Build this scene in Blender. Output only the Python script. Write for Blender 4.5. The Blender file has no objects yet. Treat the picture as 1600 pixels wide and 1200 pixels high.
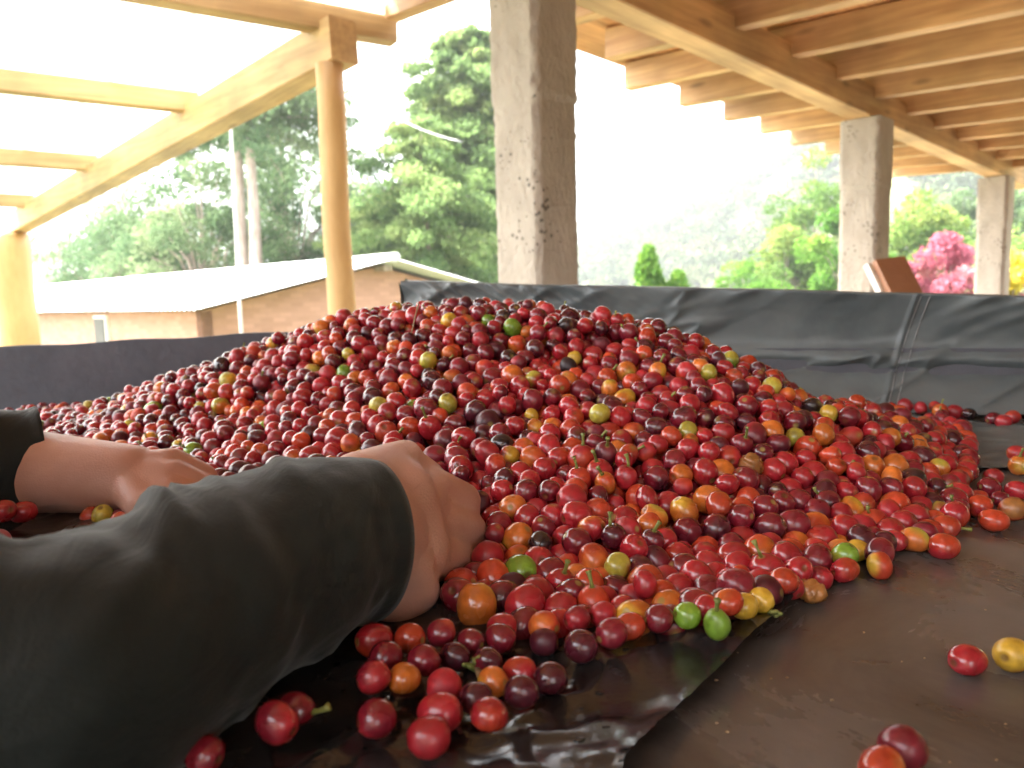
import bpy, bmesh, math, random
import numpy as np
from mathutils import Vector, Matrix, kdtree, Euler

random.seed(7)
rng = np.random.default_rng(7)
S = bpy.context.scene
COL = S.collection

# ------------------------------------------------------------------ camera
F = 1208.0                      # focal length in pixels of the 1600 px wide photograph
CAMZ = 0.16                     # the lens is 16 cm above the tarp
PITCH, ROLL = math.radians(6.5), math.radians(1.5)
fw = Vector((0, math.cos(PITCH), -math.sin(PITCH)))
r0 = Vector((1, 0, 0)); u0 = Vector((0, math.sin(PITCH), math.cos(PITCH)))
rt = r0 * math.cos(ROLL) - u0 * math.sin(ROLL)
up = u0 * math.cos(ROLL) + r0 * math.sin(ROLL)
camd = bpy.data.cameras.new('camera'); cam = bpy.data.objects.new('camera', camd); COL.objects.link(cam)
M = Matrix((rt, up, -fw)).transposed().to_4x4(); M.translation = (0, 0, CAMZ)
cam.matrix_world = M
camd.sensor_width = 36; camd.lens = 36 * F / 1600
camd.clip_start = 0.01; camd.clip_end = 6000
camd.dof.use_dof = True; camd.dof.focus_distance = 0.47; camd.dof.aperture_fstop = 12
S.camera = cam
CP = Vector((0, 0, CAMZ))

def ray(px, py):
    return fw + rt * ((px - 800) / F) - up * ((py - 600) / F)
def W(px, py, d):               # point seen at a pixel, d metres along the view axis
    return CP + ray(px, py) * d
def WZ(px, py, z=0.0):          # point seen at a pixel on the level z
    r = ray(px, py); return CP + r * ((z - CAMZ) / r.z)
def proj(p):
    v = Vector(p) - CP; d = v.dot(fw)
    return 800 + F * v.dot(rt) / d, 600 - F * v.dot(up) / d, d

# ------------------------------------------------------------------ world, sun, exposure
SUN_EL, SUN_AZ = math.radians(58), math.radians(-68)     # azimuth measured from +Y towards +X
wd = bpy.data.worlds.new('World'); S.world = wd; wd.use_nodes = True
nt = wd.node_tree; nt.nodes.clear()
sky = nt.nodes.new('ShaderNodeTexSky'); sky.sky_type = 'NISHITA'; sky.sun_disc = False
sky.sun_elevation = SUN_EL; sky.sun_rotation = SUN_AZ; sky.dust_density = 4.0; sky.air_density = 1.2; sky.ozone_density = 1.0
hs = nt.nodes.new('ShaderNodeHueSaturation'); hs.inputs['Saturation'].default_value = 0.35
bg = nt.nodes.new('ShaderNodeBackground'); bg.inputs['Strength'].default_value = 0.15
wo = nt.nodes.new('ShaderNodeOutputWorld')
nt.links.new(sky.outputs[0], hs.inputs['Color']); nt.links.new(hs.outputs[0], bg.inputs['Color']); nt.links.new(bg.outputs[0], wo.inputs[0])
sl = bpy.data.lights.new('sun', 'SUN'); sl.energy = 4.0; sl.angle = math.radians(0.6); sl.color = (1, .95, .86)
so = bpy.data.objects.new('sun', sl); COL.objects.link(so)
sd = Vector((math.sin(SUN_AZ) * math.cos(SUN_EL), math.cos(SUN_AZ) * math.cos(SUN_EL), math.sin(SUN_EL)))
so.rotation_euler = (-sd).to_track_quat('-Z', 'Y').to_euler(); so.location = sd * 30
S.view_settings.view_transform = 'Standard'; S.view_settings.look = 'None'
S.view_settings.gamma = 1; S.view_settings.use_curve_mapping = False
S.view_settings.exposure = 3.4
S.cycles.max_bounces = 8; S.cycles.diffuse_bounces = 5; S.cycles.transparent_max_bounces = 8
S.cycles.use_denoising = True
S.cycles.sample_clamp_indirect = 6

# ------------------------------------------------------------------ helpers
def link(o, parent=None):
    COL.objects.link(o)
    if parent is not None: o.parent = parent
    return o
def tag(o, label=None, cat=None, group=None, kind=None):
    if label: o['label'] = label
    if cat: o['category'] = cat
    if group: o['group'] = group
    if kind: o['kind'] = kind
    return o
def empty(name, loc, label, cat, group=None):
    o = bpy.data.objects.new(name, None); o.location = loc; link(o); o.empty_display_size = .05
    return tag(o, label, cat, group)
def mesh(name, V, Fc, mat=None, parent=None, smooth=False, cols=None):
    me = bpy.data.meshes.new(name)
    if parent is not None:
        off = np.array(parent.matrix_world.translation if parent.parent else parent.location)
        V = np.asarray(V, dtype=float).reshape(-1, 3) - off
    V = np.asarray(V, dtype=np.float32).reshape(-1, 3)
    if isinstance(Fc, np.ndarray):
        n, k = Fc.shape
        me.vertices.add(len(V)); me.vertices.foreach_set('co', V.ravel())
        me.loops.add(n * k); me.loops.foreach_set('vertex_index', Fc.ravel().astype(np.int32))
        me.polygons.add(n); me.polygons.foreach_set('loop_start', np.arange(0, n * k, k, dtype=np.int32))
        me.update(calc_edges=True)
    else:
        me.from_pydata([tuple(map(float, v)) for v in V], [], Fc)
    if smooth: me.polygons.foreach_set('use_smooth', [True] * len(me.polygons))
    if cols is not None:
        a = me.color_attributes.new('col', 'FLOAT_COLOR', 'POINT')
        c = np.ones((len(V), 4), dtype=np.float32); c[:, :cols.shape[1]] = cols
        a.data.foreach_set('color', c.ravel())
    if mat: me.materials.append(mat)
    me.validate(); me.update()
    o = bpy.data.objects.new(name, me); link(o, parent)
    return o

def box(a, b):                  # axis-aligned
    x0, y0, z0 = a; x1, y1, z1 = b
    V = [(x0,y0,z0),(x1,y0,z0),(x1,y1,z0),(x0,y1,z0),(x0,y0,z1),(x1,y0,z1),(x1,y1,z1),(x0,y1,z1)]
    return V, BF
BF = [(0,3,2,1),(4,5,6,7),(0,1,5,4),(1,2,6,5),(2,3,7,6),(3,0,4,7)]
def bar(p, q, w, h, upv=(0, 0, 1), bev=0.0):   # p,q = middle of the bottom face at either end
    p, q = Vector(p), Vector(q); d = (q - p).normalized(); s = d.cross(Vector(upv)).normalized(); u = s.cross(d).normalized()
    prof = [(-w/2,0),(w/2,0),(w/2,h),(-w/2,h)]
    if bev:
        b = bev; prof = [(-w/2+b,0),(w/2-b,0),(w/2,b),(w/2,h-b),(w/2-b,h),(-w/2+b,h),(-w/2,h-b),(-w/2,b)]
    V = [e + s*x + u*z for e in (p, q) for x, z in prof]; n = len(prof)
    Fc = [(i, i+n, (i+1)%n+n, (i+1)%n) for i in range(n)] + [tuple(range(n)), tuple(range(2*n-1, n-1, -1))]
    return V, Fc
def tube(pts, rad, n=8, cap=True):
    pts = [Vector(p) for p in pts]; V = []; Fc = []
    for i, p in enumerate(pts):
        a = pts[max(0, i-1)]; b = pts[min(len(pts)-1, i+1)]; d = (b - a).normalized()
        ref = Vector((0, 0, 1)) if abs(d.z) < .9 else Vector((1, 0, 0))
        s = d.cross(ref).normalized(); u = s.cross(d)
        r = rad[i] if hasattr(rad, '__len__') else rad
        for k in range(n):
            t = 2*math.pi*k/n; V.append(p + s*(r*math.cos(t)) + u*(r*math.sin(t)))
    for i in range(len(pts)-1):
        for k in range(n):
            Fc.append((i*n+k, i*n+(k+1)%n, (i+1)*n+(k+1)%n, (i+1)*n+k))
    if cap: Fc += [tuple(range(n-1, -1, -1)), tuple(range((len(pts)-1)*n, len(pts)*n))]
    return V, Fc
def merge(parts):
    V = []; Fc = []
    for v, f in parts:
        o = len(V); V += list(v); Fc += [tuple(i+o for i in q) for q in f]
    return V, Fc
def hashn(ix, iy, seed):
    h = (ix.astype(np.int64)*374761393 + iy.astype(np.int64)*668265263 + seed*1442695041) & 0x7fffffff
    h = ((h ^ (h >> 13))*1274126177) & 0x7fffffff
    return ((h ^ (h >> 16)) & 0xffff) / 65535.0
def vnoise(x, y, seed=0):       # value noise, 0..1
    ix = np.floor(x); iy = np.floor(y); fx = x-ix; fy = y-iy
    fx = fx*fx*fx*(fx*(fx*6-15)+10); fy = fy*fy*fy*(fy*(fy*6-15)+10)
    a = hashn(ix, iy, seed); b = hashn(ix+1, iy, seed); c = hashn(ix, iy+1, seed); d = hashn(ix+1, iy+1, seed)
    return (a*(1-fx)+b*fx)*(1-fy) + (c*(1-fx)+d*fx)*fy
def fbm(x, y, seed=0, o=4):
    s = 0; a = .5
    for i in range(o): s = s + a*vnoise(x*2**i, y*2**i, seed+i*17); a *= .5
    return s
def crease(x, y, seed=0, p=6):  # thin ridges
    return (1 - np.abs(2*fbm(x, y, seed, 3)/.875 - 1))**p

# ------------------------------------------------------------------ materials
def newmat(name):
    m = bpy.data.materials.new(name); m.use_nodes = True; t = m.node_tree
    return m, t, t.nodes['Principled BSDF']
def nd(t, k, **kw):
    n = t.nodes.new(k)
    for a, b in kw.items(): setattr(n, a, b)
    return n
def mat_noise(name, c1, c2, scale=5, rough=.7, bump=0, bscale=40, detail=6, stretch=(1,1,1), spec=.5, coat=0, c3=None, bdist=.01):
    m, t, b = newmat(name)
    tc = nd(t, 'ShaderNodeTexCoord'); mp = nd(t, 'ShaderNodeMapping'); mp.inputs['Scale'].default_value = stretch
    t.links.new(tc.outputs['Object'], mp.inputs[0])
    n = nd(t, 'ShaderNodeTexNoise'); n.inputs['Scale'].default_value = scale; n.inputs['Detail'].default_value = detail
    n.inputs['Roughness'].default_value = .65
    t.links.new(mp.outputs[0], n.inputs['Vector'])
    r = nd(t, 'ShaderNodeValToRGB'); r.color_ramp.elements[0].position = .32; r.color_ramp.elements[1].position = .68
    r.color_ramp.elements[0].color = (*c1, 1); r.color_ramp.elements[1].color = (*c2, 1)
    if c3: e = r.color_ramp.elements.new(.5); e.color = (*c3, 1)
    t.links.new(n.outputs[0], r.inputs[0]); t.links.new(r.outputs[0], b.inputs['Base Color'])
    b.inputs['Roughness'].default_value = rough; b.inputs['Specular IOR Level'].default_value = spec
    b.inputs['Coat Weight'].default_value = coat
    if bump:
        n2 = nd(t, 'ShaderNodeTexNoise'); n2.inputs['Scale'].default_value = bscale; n2.inputs['Detail'].default_value = 6
        t.links.new(mp.outputs[0], n2.inputs['Vector'])
        bp = nd(t, 'ShaderNodeBump'); bp.inputs['Strength'].default_value = bump; bp.inputs['Distance'].default_value = bdist
        t.links.new(n2.outputs[0], bp.inputs['Height']); t.links.new(bp.outputs[0], b.inputs['Normal'])
    return m

def mat_cherry():
    m, t, b = newmat('cherry_skin')
    a = nd(t, 'ShaderNodeVertexColor'); a.layer_name = 'col'
    tc = nd(t, 'ShaderNodeTexCoord')
    n = nd(t, 'ShaderNodeTexNoise'); n.inputs['Scale'].default_value = 170; n.inputs['Detail'].default_value = 4
    t.links.new(tc.outputs['Object'], n.inputs['Vector'])
    mr = nd(t, 'ShaderNodeMapRange'); mr.inputs[1].default_value = .3; mr.inputs[2].default_value = .7
    mr.inputs[3].default_value = .72; mr.inputs[4].default_value = 1.2
    t.links.new(n.outputs[0], mr.inputs[0])
    mx = nd(t, 'ShaderNodeVectorMath', operation='SCALE'); t.links.new(a.outputs[0], mx.inputs[0]); t.links.new(mr.outputs[0], mx.inputs['Scale'])
    t.links.new(mx.outputs[0], b.inputs['Base Color'])
    n3 = nd(t, 'ShaderNodeTexNoise'); n3.inputs['Scale'].default_value = 60; t.links.new(tc.outputs['Object'], n3.inputs['Vector'])
    mr3 = nd(t, 'ShaderNodeMapRange'); mr3.inputs[1].default_value = .35; mr3.inputs[2].default_value = .65; mr3.inputs[3].default_value = .09; mr3.inputs[4].default_value = .26
    t.links.new(n3.outputs[0], mr3.inputs[0])
    ad = nd(t, 'ShaderNodeMath', operation='MULTIPLY_ADD'); ad.inputs[1].default_value = .35; t.links.new(a.outputs['Alpha'], ad.inputs[0]); t.links.new(mr3.outputs[0], ad.inputs[2]); t.links.new(ad.outputs[0], b.inputs['Roughness'])
    cw = nd(t, 'ShaderNodeMath', operation='MULTIPLY_ADD'); cw.inputs[1].default_value = -.9; cw.inputs[2].default_value = .6; cw.use_clamp = True; t.links.new(a.outputs['Alpha'], cw.inputs[0]); t.links.new(cw.outputs[0], b.inputs['Coat Weight'])
    b.inputs['Specular IOR Level'].default_value = .55
    b.inputs['Coat Roughness'].default_value = .06
    n2 = nd(t, 'ShaderNodeTexNoise'); n2.inputs['Scale'].default_value = 320; n2.inputs['Detail'].default_value = 3
    t.links.new(tc.outputs['Object'], n2.inputs['Vector'])
    bp = nd(t, 'ShaderNodeBump'); bp.inputs['Strength'].default_value = .15; bp.inputs['Distance'].default_value = .001
    t.links.new(n2.outputs[0], bp.inputs['Height']); t.links.new(bp.outputs[0], b.inputs['Normal'])
    return m
def mat_wood(name, rot, c1, c2):
    m, t, b = newmat(name)
    tc = nd(t, 'ShaderNodeTexCoord'); m0 = nd(t, 'ShaderNodeMapping'); m0.inputs['Rotation'].default_value = (0, 0, rot)
    m1 = nd(t, 'ShaderNodeMapping'); m1.inputs['Scale'].default_value = (.9, 14, 14)
    t.links.new(tc.outputs['Object'], m0.inputs[0]); t.links.new(m0.outputs[0], m1.inputs[0])
    n = nd(t, 'ShaderNodeTexNoise'); n.inputs['Scale'].default_value = 2.2; n.inputs['Detail'].default_value = 8; n.inputs['Distortion'].default_value = .5
    t.links.new(m1.outputs[0], n.inputs['Vector'])
    r = nd(t, 'ShaderNodeValToRGB'); r.color_ramp.elements[0].position = .3; r.color_ramp.elements[1].position = .7
    r.color_ramp.elements[0].color = (*c1, 1); r.color_ramp.elements[1].color = (*c2, 1); t.links.new(n.outputs[0], r.inputs[0])
    s = nd(t, 'ShaderNodeTexNoise'); s.inputs['Scale'].default_value = 1.6; s.inputs['Detail'].default_value = 5; t.links.new(m0.outputs[0], s.inputs['Vector'])
    rs = nd(t, 'ShaderNodeMapRange'); rs.inputs[1].default_value = .35; rs.inputs[2].default_value = .65; rs.inputs[3].default_value = .62; rs.inputs[4].default_value = 1.08
    t.links.new(s.outputs[0], rs.inputs[0])
    m2 = nd(t, 'ShaderNodeMapping'); m2.inputs['Scale'].default_value = (1.6, 5, 5); t.links.new(m0.outputs[0], m2.inputs[0])
    k = nd(t, 'ShaderNodeTexVoronoi'); k.inputs['Scale'].default_value = 1.3; t.links.new(m2.outputs[0], k.inputs['Vector'])
    rk = nd(t, 'ShaderNodeMapRange'); rk.inputs[1].default_value = .06; rk.inputs[2].default_value = .16; rk.inputs[3].default_value = .6; rk.inputs[4].default_value = 1
    t.links.new(k.outputs['Distance'], rk.inputs[0])
    mu = nd(t, 'ShaderNodeMath', operation='MULTIPLY'); t.links.new(rs.outputs[0], mu.inputs[0]); t.links.new(rk.outputs[0], mu.inputs[1])
    v = nd(t, 'ShaderNodeVectorMath', operation='SCALE'); t.links.new(r.outputs[0], v.inputs[0]); t.links.new(mu.outputs[0], v.inputs['Scale'])
    t.links.new(v.outputs[0], b.inputs['Base Color']); b.inputs['Roughness'].default_value = .6
    bp = nd(t, 'ShaderNodeBump'); bp.inputs['Strength'].default_value = .4; bp.inputs['Distance'].default_value = .004
    t.links.new(n.outputs[0], bp.inputs['Height']); t.links.new(bp.outputs[0], b.inputs['Normal'])
    return m
def mat_tarp(name, c1, c2, r1, r2, bump=.35, scale=14):
    m, t, b = newmat(name)
    tc = nd(t, 'ShaderNodeTexCoord')
    n = nd(t, 'ShaderNodeTexNoise'); n.inputs['Scale'].default_value = 7; n.inputs['Detail'].default_value = 8; n.inputs['Roughness'].default_value = .62; n.inputs['Distortion'].default_value = .8
    t.links.new(tc.outputs['Object'], n.inputs['Vector'])
    r = nd(t, 'ShaderNodeValToRGB'); r.color_ramp.elements[0].position = .38; r.color_ramp.elements[1].position = .66
    r.color_ramp.elements[0].color = (*c1, 1); r.color_ramp.elements[1].color = (*c2, 1)
    t.links.new(n.outputs[0], r.inputs[0]); t.links.new(r.outputs[0], b.inputs['Base Color'])
    mr = nd(t, 'ShaderNodeMapRange'); mr.inputs[1].default_value = .35; mr.inputs[2].default_value = .65; mr.inputs[3].default_value = r1; mr.inputs[4].default_value = r2
    t.links.new(n.outputs[0], mr.inputs[0]); t.links.new(mr.outputs[0], b.inputs['Roughness'])
    # creases: ridged noise as relief
    n2 = nd(t, 'ShaderNodeTexNoise'); n2.noise_type = 'RIDGED_MULTIFRACTAL'; n2.inputs['Scale'].default_value = scale; n2.inputs['Detail'].default_value = 4
    n2.inputs['Distortion'].default_value = .6
    mp = nd(t, 'ShaderNodeMapping'); mp.inputs['Rotation'].default_value = (0, 0, .6); mp.inputs['Scale'].default_value = (1, .45, 1)
    t.links.new(tc.outputs['Object'], mp.inputs[0]); t.links.new(mp.outputs[0], n2.inputs['Vector'])
    n3 = nd(t, 'ShaderNodeTexNoise'); n3.inputs['Scale'].default_value = 160; n3.inputs['Detail'].default_value = 4
    t.links.new(tc.outputs['Object'], n3.inputs['Vector'])
    ad = nd(t, 'ShaderNodeMath', operation='MULTIPLY_ADD'); ad.inputs[1].default_value = .12
    t.links.new(n3.outputs[0], ad.inputs[0]); t.links.new(n2.outputs[0], ad.inputs[2])
    bp = nd(t, 'ShaderNodeBump'); bp.inputs['Strength'].default_value = bump; bp.inputs['Distance'].default_value = .003
    t.links.new(ad.outputs[0], bp.inputs['Height']); t.links.new(bp.outputs[0], b.inputs['Normal'])
    b.inputs['Specular IOR Level'].default_value = .5
    return m
def mat_leaf(name, c1, c2, c3, trans=.35):
    m, t, b = newmat(name)
    at = nd(t, 'ShaderNodeVertexColor'); at.layer_name = 'col'
    r = nd(t, 'ShaderNodeValToRGB'); r.color_ramp.elements[0].color = (*c1, 1); r.color_ramp.elements[1].color = (*c3, 1)
    e = r.color_ramp.elements.new(.5); e.color = (*c2, 1)
    sp = nd(t, 'ShaderNodeSeparateColor'); t.links.new(at.outputs[0], sp.inputs[0]); t.links.new(sp.outputs[0], r.inputs[0])
    t.links.new(r.outputs[0], b.inputs['Base Color']); b.inputs['Roughness'].default_value = .75; b.inputs['Specular IOR Level'].default_value = .15
    tr = nd(t, 'ShaderNodeBsdfTranslucent'); t.links.new(r.outputs[0], tr.inputs[0])
    mx = nd(t, 'ShaderNodeMixShader'); mx.inputs[0].default_value = trans
    t.links.new(b.outputs[0], mx.inputs[1]); t.links.new(tr.outputs[0], mx.inputs[2])
    t.links.new(mx.outputs[0], t.nodes['Material Output'].inputs[0])
    return m
def mat_brick():
    m, t, b = newmat('painted_brick')
    tc = nd(t, 'ShaderNodeTexCoord'); n = nd(t, 'ShaderNodeTexNoise'); n.inputs['Scale'].default_value = .9; n.inputs['Detail'].default_value = 7
    t.links.new(tc.outputs['Object'], n.inputs['Vector'])
    sx = nd(t, 'ShaderNodeSeparateXYZ'); t.links.new(tc.outputs['Object'], sx.inputs[0])
    ma = nd(t, 'ShaderNodeMath', operation='MULTIPLY_ADD'); ma.inputs[1].default_value = .35; t.links.new(sx.outputs[2], ma.inputs[0]); t.links.new(n.outputs[0], ma.inputs[2])
    r = nd(t, 'ShaderNodeValToRGB'); r.color_ramp.elements[0].position = .3; r.color_ramp.elements[1].position = .75
    r.color_ramp.elements[0].color = (.60, .50, .40, 1); r.color_ramp.elements[1].color = (.50, .28, .20, 1)
    t.links.new(ma.outputs[0], r.inputs[0])
    br = nd(t, 'ShaderNodeTexBrick'); br.inputs['Scale'].default_value = 4; br.inputs['Mortar Size'].default_value = .02
    br.inputs['Color1'].default_value = (1, 1, 1, 1); br.inputs['Color2'].default_value = (.8, .78, .75, 1); br.inputs['Mortar'].default_value = (.85, .85, .85, 1)
    mp = nd(t, 'ShaderNodeMapping'); mp.inputs['Rotation'].default_value = (math.pi/2, 0, 0); t.links.new(tc.outputs['Object'], mp.inputs[0]); t.links.new(mp.outputs[0], br.inputs['Vector'])
    mu = nd(t, 'ShaderNodeMixRGB', blend_type='MULTIPLY'); mu.inputs[0].default_value = 1
    t.links.new(r.outputs[0], mu.inputs[1]); t.links.new(br.outputs[0], mu.inputs[2]); t.links.new(mu.outputs[0], b.inputs['Base Color'])
    b.inputs['Roughness'].default_value = .9
    return m

MC = mat_cherry()
M_stem = mat_noise('green_stem', (.12, .16, .03), (.3, .3, .08), 60, .5)
M_twig = mat_noise('dry_twig', (.22, .14, .07), (.42, .32, .18), 80, .7)
M_tarp = mat_tarp('black_tarp', (.052, .046, .042), (.14, .122, .11), .12, .36, .6, 6)
M_tarp2 = mat_tarp('shiny_black_plastic', (.016, .015, .016), (.034, .031, .03), .10, .30, .8, 16)
M_wallt = mat_tarp('grey_black_tarp', (.085, .10, .103), (.135, .152, .15), .36, .55, .5, 7)
M_board = mat_noise('dark_board', (.07, .072, .085), (.10, .10, .115), 9, .7, .2, 60)
M_wood = mat_noise('varnished_timber', (.47, .25, .10), (.64, .40, .18), 7, .6, .25, 40, stretch=(1, 1, 6), c3=(.53, .31, .14))
WC = ((.46, .255, .11), (.68, .43, .20))
M_wu = mat_wood('beam_timber', -math.pi/4, *WC); M_ww = mat_wood('rafter_timber', math.pi/4, *WC)
M_wl = mat_wood('lean_to_beam_timber', .83, (.46, .28, .12), (.66, .44, .20)); M_wp = mat_wood('purlin_timber', -.55, (.46, .28, .12), (.66, .44, .20))
M_plank_old = mat_noise('ceiling_board', (.52, .20, .07), (.66, .32, .12), 3, .6, .2, 30, stretch=(1, 1, 4))
M_plank = mat_wood('ceiling_board', -math.pi/4, (.46, .19, .07), (.66, .33, .13))
M_post = mat_noise('ochre_painted_post', (.46, .27, .10), (.58, .37, .16), 6, .55, .15, 40, stretch=(1, 1, .3))
M_conc = mat_noise('rough_concrete', (.38, .33, .28), (.50, .445, .385), 7, .9, .6, 55, stretch=(1, 1, .6), bdist=.02)
def conc_pits(m):
    t = m.node_tree; b = t.nodes['Principled BSDF']; tc = nd(t, 'ShaderNodeTexCoord')
    v = nd(t, 'ShaderNodeTexVoronoi'); v.inputs['Scale'].default_value = 38; t.links.new(tc.outputs['Object'], v.inputs['Vector'])
    n = nd(t, 'ShaderNodeTexNoise'); n.inputs['Scale'].default_value = 3.5; t.links.new(tc.outputs['Object'], n.inputs['Vector'])
    th = nd(t, 'ShaderNodeMapRange'); th.inputs[1].default_value = .48; th.inputs[2].default_value = .72; th.inputs[3].default_value = 0; th.inputs[4].default_value = .42; t.links.new(n.outputs[0], th.inputs[0])
    lt_ = nd(t, 'ShaderNodeMath', operation='LESS_THAN'); t.links.new(v.outputs['Distance'], lt_.inputs[0]); t.links.new(th.outputs[0], lt_.inputs[1])
    mr = nd(t, 'ShaderNodeMapRange'); mr.inputs[3].default_value = 1; mr.inputs[4].default_value = .35; t.links.new(lt_.outputs[0], mr.inputs[0])
    old = b.inputs['Base Color'].links[0].from_socket; sc = nd(t, 'ShaderNodeVectorMath', operation='SCALE'); t.links.new(old, sc.inputs[0]); t.links.new(mr.outputs[0], sc.inputs['Scale']); t.links.new(sc.outputs[0], b.inputs['Base Color'])
conc_pits(M_conc)
M_floor = mat_noise('cement_floor', (.25, .23, .20), (.33, .30, .26), 2, .85, .2, 30)
M_zinc = mat_noise('whitewashed_zinc', (.62, .62, .62), (.8, .8, .8), 1.2, .5)
M_brick = mat_brick()
M_bark = mat_noise('grey_brown_bark', (.24, .18, .14), (.46, .38, .32), 5, .95, .8, 20, stretch=(1, 1, .3), bdist=.03)
M_pole = mat_noise('pale_pole', (.5, .48, .45), (.62, .6, .57), 5, .6)
M_dark = mat_noise('dark_opening', (.05, .045, .04), (.08, .07, .06), 5, .5)
M_frame = mat_noise('white_paint', (.7, .68, .64), (.8, .78, .74), 5, .5)
M_wire = mat_noise('grey_wire', (.2, .2, .2), (.3, .3, .3), 5, .4)
M_conif = mat_leaf('conifer_needles', (.08, .14, .05), (.18, .27, .09), (.31, .38, .14), .5)
M_pine = mat_leaf('pine_needles', (.07, .13, .06), (.13, .20, .09), (.22, .28, .14), .42)
M_broad = mat_leaf('broad_leaves', (.07, .14, .03), (.14, .23, .05), (.26, .32, .08), .4)
M_far = mat_leaf('far_forest', (.035, .065, .025), (.065, .10, .035), (.12, .14, .05), .2)
M_bright = mat_leaf('bright_leaves', (.07, .17, .025), (.11, .24, .03), (.2, .33, .05), .4)
M_pink = mat_leaf('magenta_bracts', (.34, .10, .14), (.48, .15, .2), (.6, .3, .3), .35)
M_yell = mat_leaf('yellow_blossom', (.45, .38, .04), (.62, .52, .06), (.7, .62, .12), .3)
M_ground = mat_noise('grassy_earth', (.06, .09, .03), (.16, .15, .07), .5, .95, .4, 6, c3=(.10, .12, .045))
M_hill = mat_noise('hillside_grass', (.05, .08, .03), (.14, .14, .06), .02, .95, 0, c3=(.09, .10, .04))
M_ridge = mat_noise('blue_green_ridge', (.045, .08, .05), (.07, .10, .06), .01, .95)

def mat_sheet():
    m, t, b = newmat('milky_fibreglass')
    b.inputs['Base Color'].default_value = (.5, .51, .49, 1); b.inputs['Roughness'].default_value = .5
    tr = nd(t, 'ShaderNodeBsdfTranslucent'); tr.inputs[0].default_value = (.42, .43, .41, 1)
    mx = nd(t, 'ShaderNodeMixShader'); mx.inputs[0].default_value = .72
    t.links.new(b.outputs[0], mx.inputs[1]); t.links.new(tr.outputs[0], mx.inputs[2])
    t.links.new(mx.outputs[0], t.nodes['Material Output'].inputs[0])
    return m
M_sheet = mat_sheet()
def mat_skin():
    m, t, b = newmat('skin')
    tc = nd(t, 'ShaderNodeTexCoord'); n = nd(t, 'ShaderNodeTexNoise'); n.inputs['Scale'].default_value = 22; n.inputs['Detail'].default_value = 5
    t.links.new(tc.outputs['Object'], n.inputs['Vector'])
    r = nd(t, 'ShaderNodeValToRGB'); r.color_ramp.elements[0].position = .3; r.color_ramp.elements[1].position = .7
    r.color_ramp.elements[0].color = (.44, .215, .155, 1); r.color_ramp.elements[1].color = (.56, .32, .25, 1)
    t.links.new(n.outputs[0], r.inputs[0]); t.links.new(r.outputs[0], b.inputs['Base Color'])
    b.inputs['Roughness'].default_value = .48; b.inputs['Subsurface Weight'].default_value = .1
    b.inputs['Subsurface Radius'].default_value = (1, .35, .2); b.inputs['Subsurface Scale'].default_value = .008
    n2 = nd(t, 'ShaderNodeTexVoronoi'); n2.inputs['Scale'].default_value = 700; t.links.new(tc.outputs['Object'], n2.inputs['Vector'])
    bp = nd(t, 'ShaderNodeBump'); bp.inputs['Strength'].default_value = .25; bp.inputs['Distance'].default_value = .0008
    t.links.new(n2.outputs[0], bp.inputs['Height']); t.links.new(bp.outputs[0], b.inputs['Normal'])
    return m
M_skin = mat_skin()
def mat_cloth(name, c1, c2, sheen=.3):
    m = mat_noise(name, c1, c2, 9, .78, .35, 900, bdist=.0006); b = m.node_tree.nodes['Principled BSDF']
    t = m.node_tree; old = [n for n in t.nodes if n.type == 'BUMP'][0]
    tc = nd(t, 'ShaderNodeTexCoord'); n5 = nd(t, 'ShaderNodeTexNoise'); n5.inputs['Scale'].default_value = 34; n5.inputs['Detail'].default_value = 5; n5.inputs['Distortion'].default_value = 1.2
    mp5 = nd(t, 'ShaderNodeMapping'); mp5.inputs['Rotation'].default_value = (0, .5, .4); mp5.inputs['Scale'].default_value = (1.6, .6, .8); t.links.new(tc.outputs['Object'], mp5.inputs[0]); t.links.new(mp5.outputs[0], n5.inputs['Vector'])
    b5 = nd(t, 'ShaderNodeBump'); b5.inputs['Strength'].default_value = .28; b5.inputs['Distance'].default_value = .006; t.links.new(n5.outputs[0], b5.inputs['Height']); t.links.new(b5.outputs[0], old.inputs['Normal'])
    b.inputs['Sheen Weight'].default_value = sheen; b.inputs['Sheen Roughness'].default_value = .4
    return m
M_jacket = mat_cloth('dark_green_black_jacket', (.004, .0078, .007), (.007, .0125, .0112), .14)

# ================================================================== SETTING
# ---- terrain: polar sheet, terrace level near, valley beyond, hill rising on the right
def terrain_z(x, y):
    r = np.hypot(x, y); a = np.arctan2(x, np.maximum(y, 1e-6))       # azimuth, + right
    z = -1.05 - 1.2*np.clip((r-6)/4, 0, 1) - 0.10*np.clip(r-14, 0, 60) - .12*np.clip(r-40, 0, 60)
    # nearer slope on the right: gardens stay near the terrace level
    side = 1/(1+np.exp(-(a-.36)*14))
    z = z*(1-side*.0) + side*(0.16*np.clip(r-9, 0, 25) + .12*np.clip(r-14, 0, 90))
    # big hill, right
    el = np.interp(a, [-.2, .05, .12, .22, .33, .40, .46, .6, .9], [.0, .025, .055, .085, .145, .19, .21, .23, .24])
    zh = el*r*1.0
    k = np.clip((r-70)/110, 0, 1); k = k*k*(3-2*k)
    behind = (y > 0)
    z = np.where(behind, z*(1-k) + k*(zh - 6*(1-np.clip((r-70)/130, 0, 1))), z)
    return z + (fbm(x*.05, y*.05, 3, 3)-.45)*np.clip((r-15)*.06, 0, 6)
na, nr = 220, 130
aa = np.linspace(-math.pi, math.pi, na, endpoint=False)
rr = np.concatenate([[.5], np.geomspace(3, 260, nr-1)])
A, R = np.meshgrid(aa, rr); X = R*np.sin(A); Y = R*np.cos(A); Z = terrain_z(X, Y)
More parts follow.
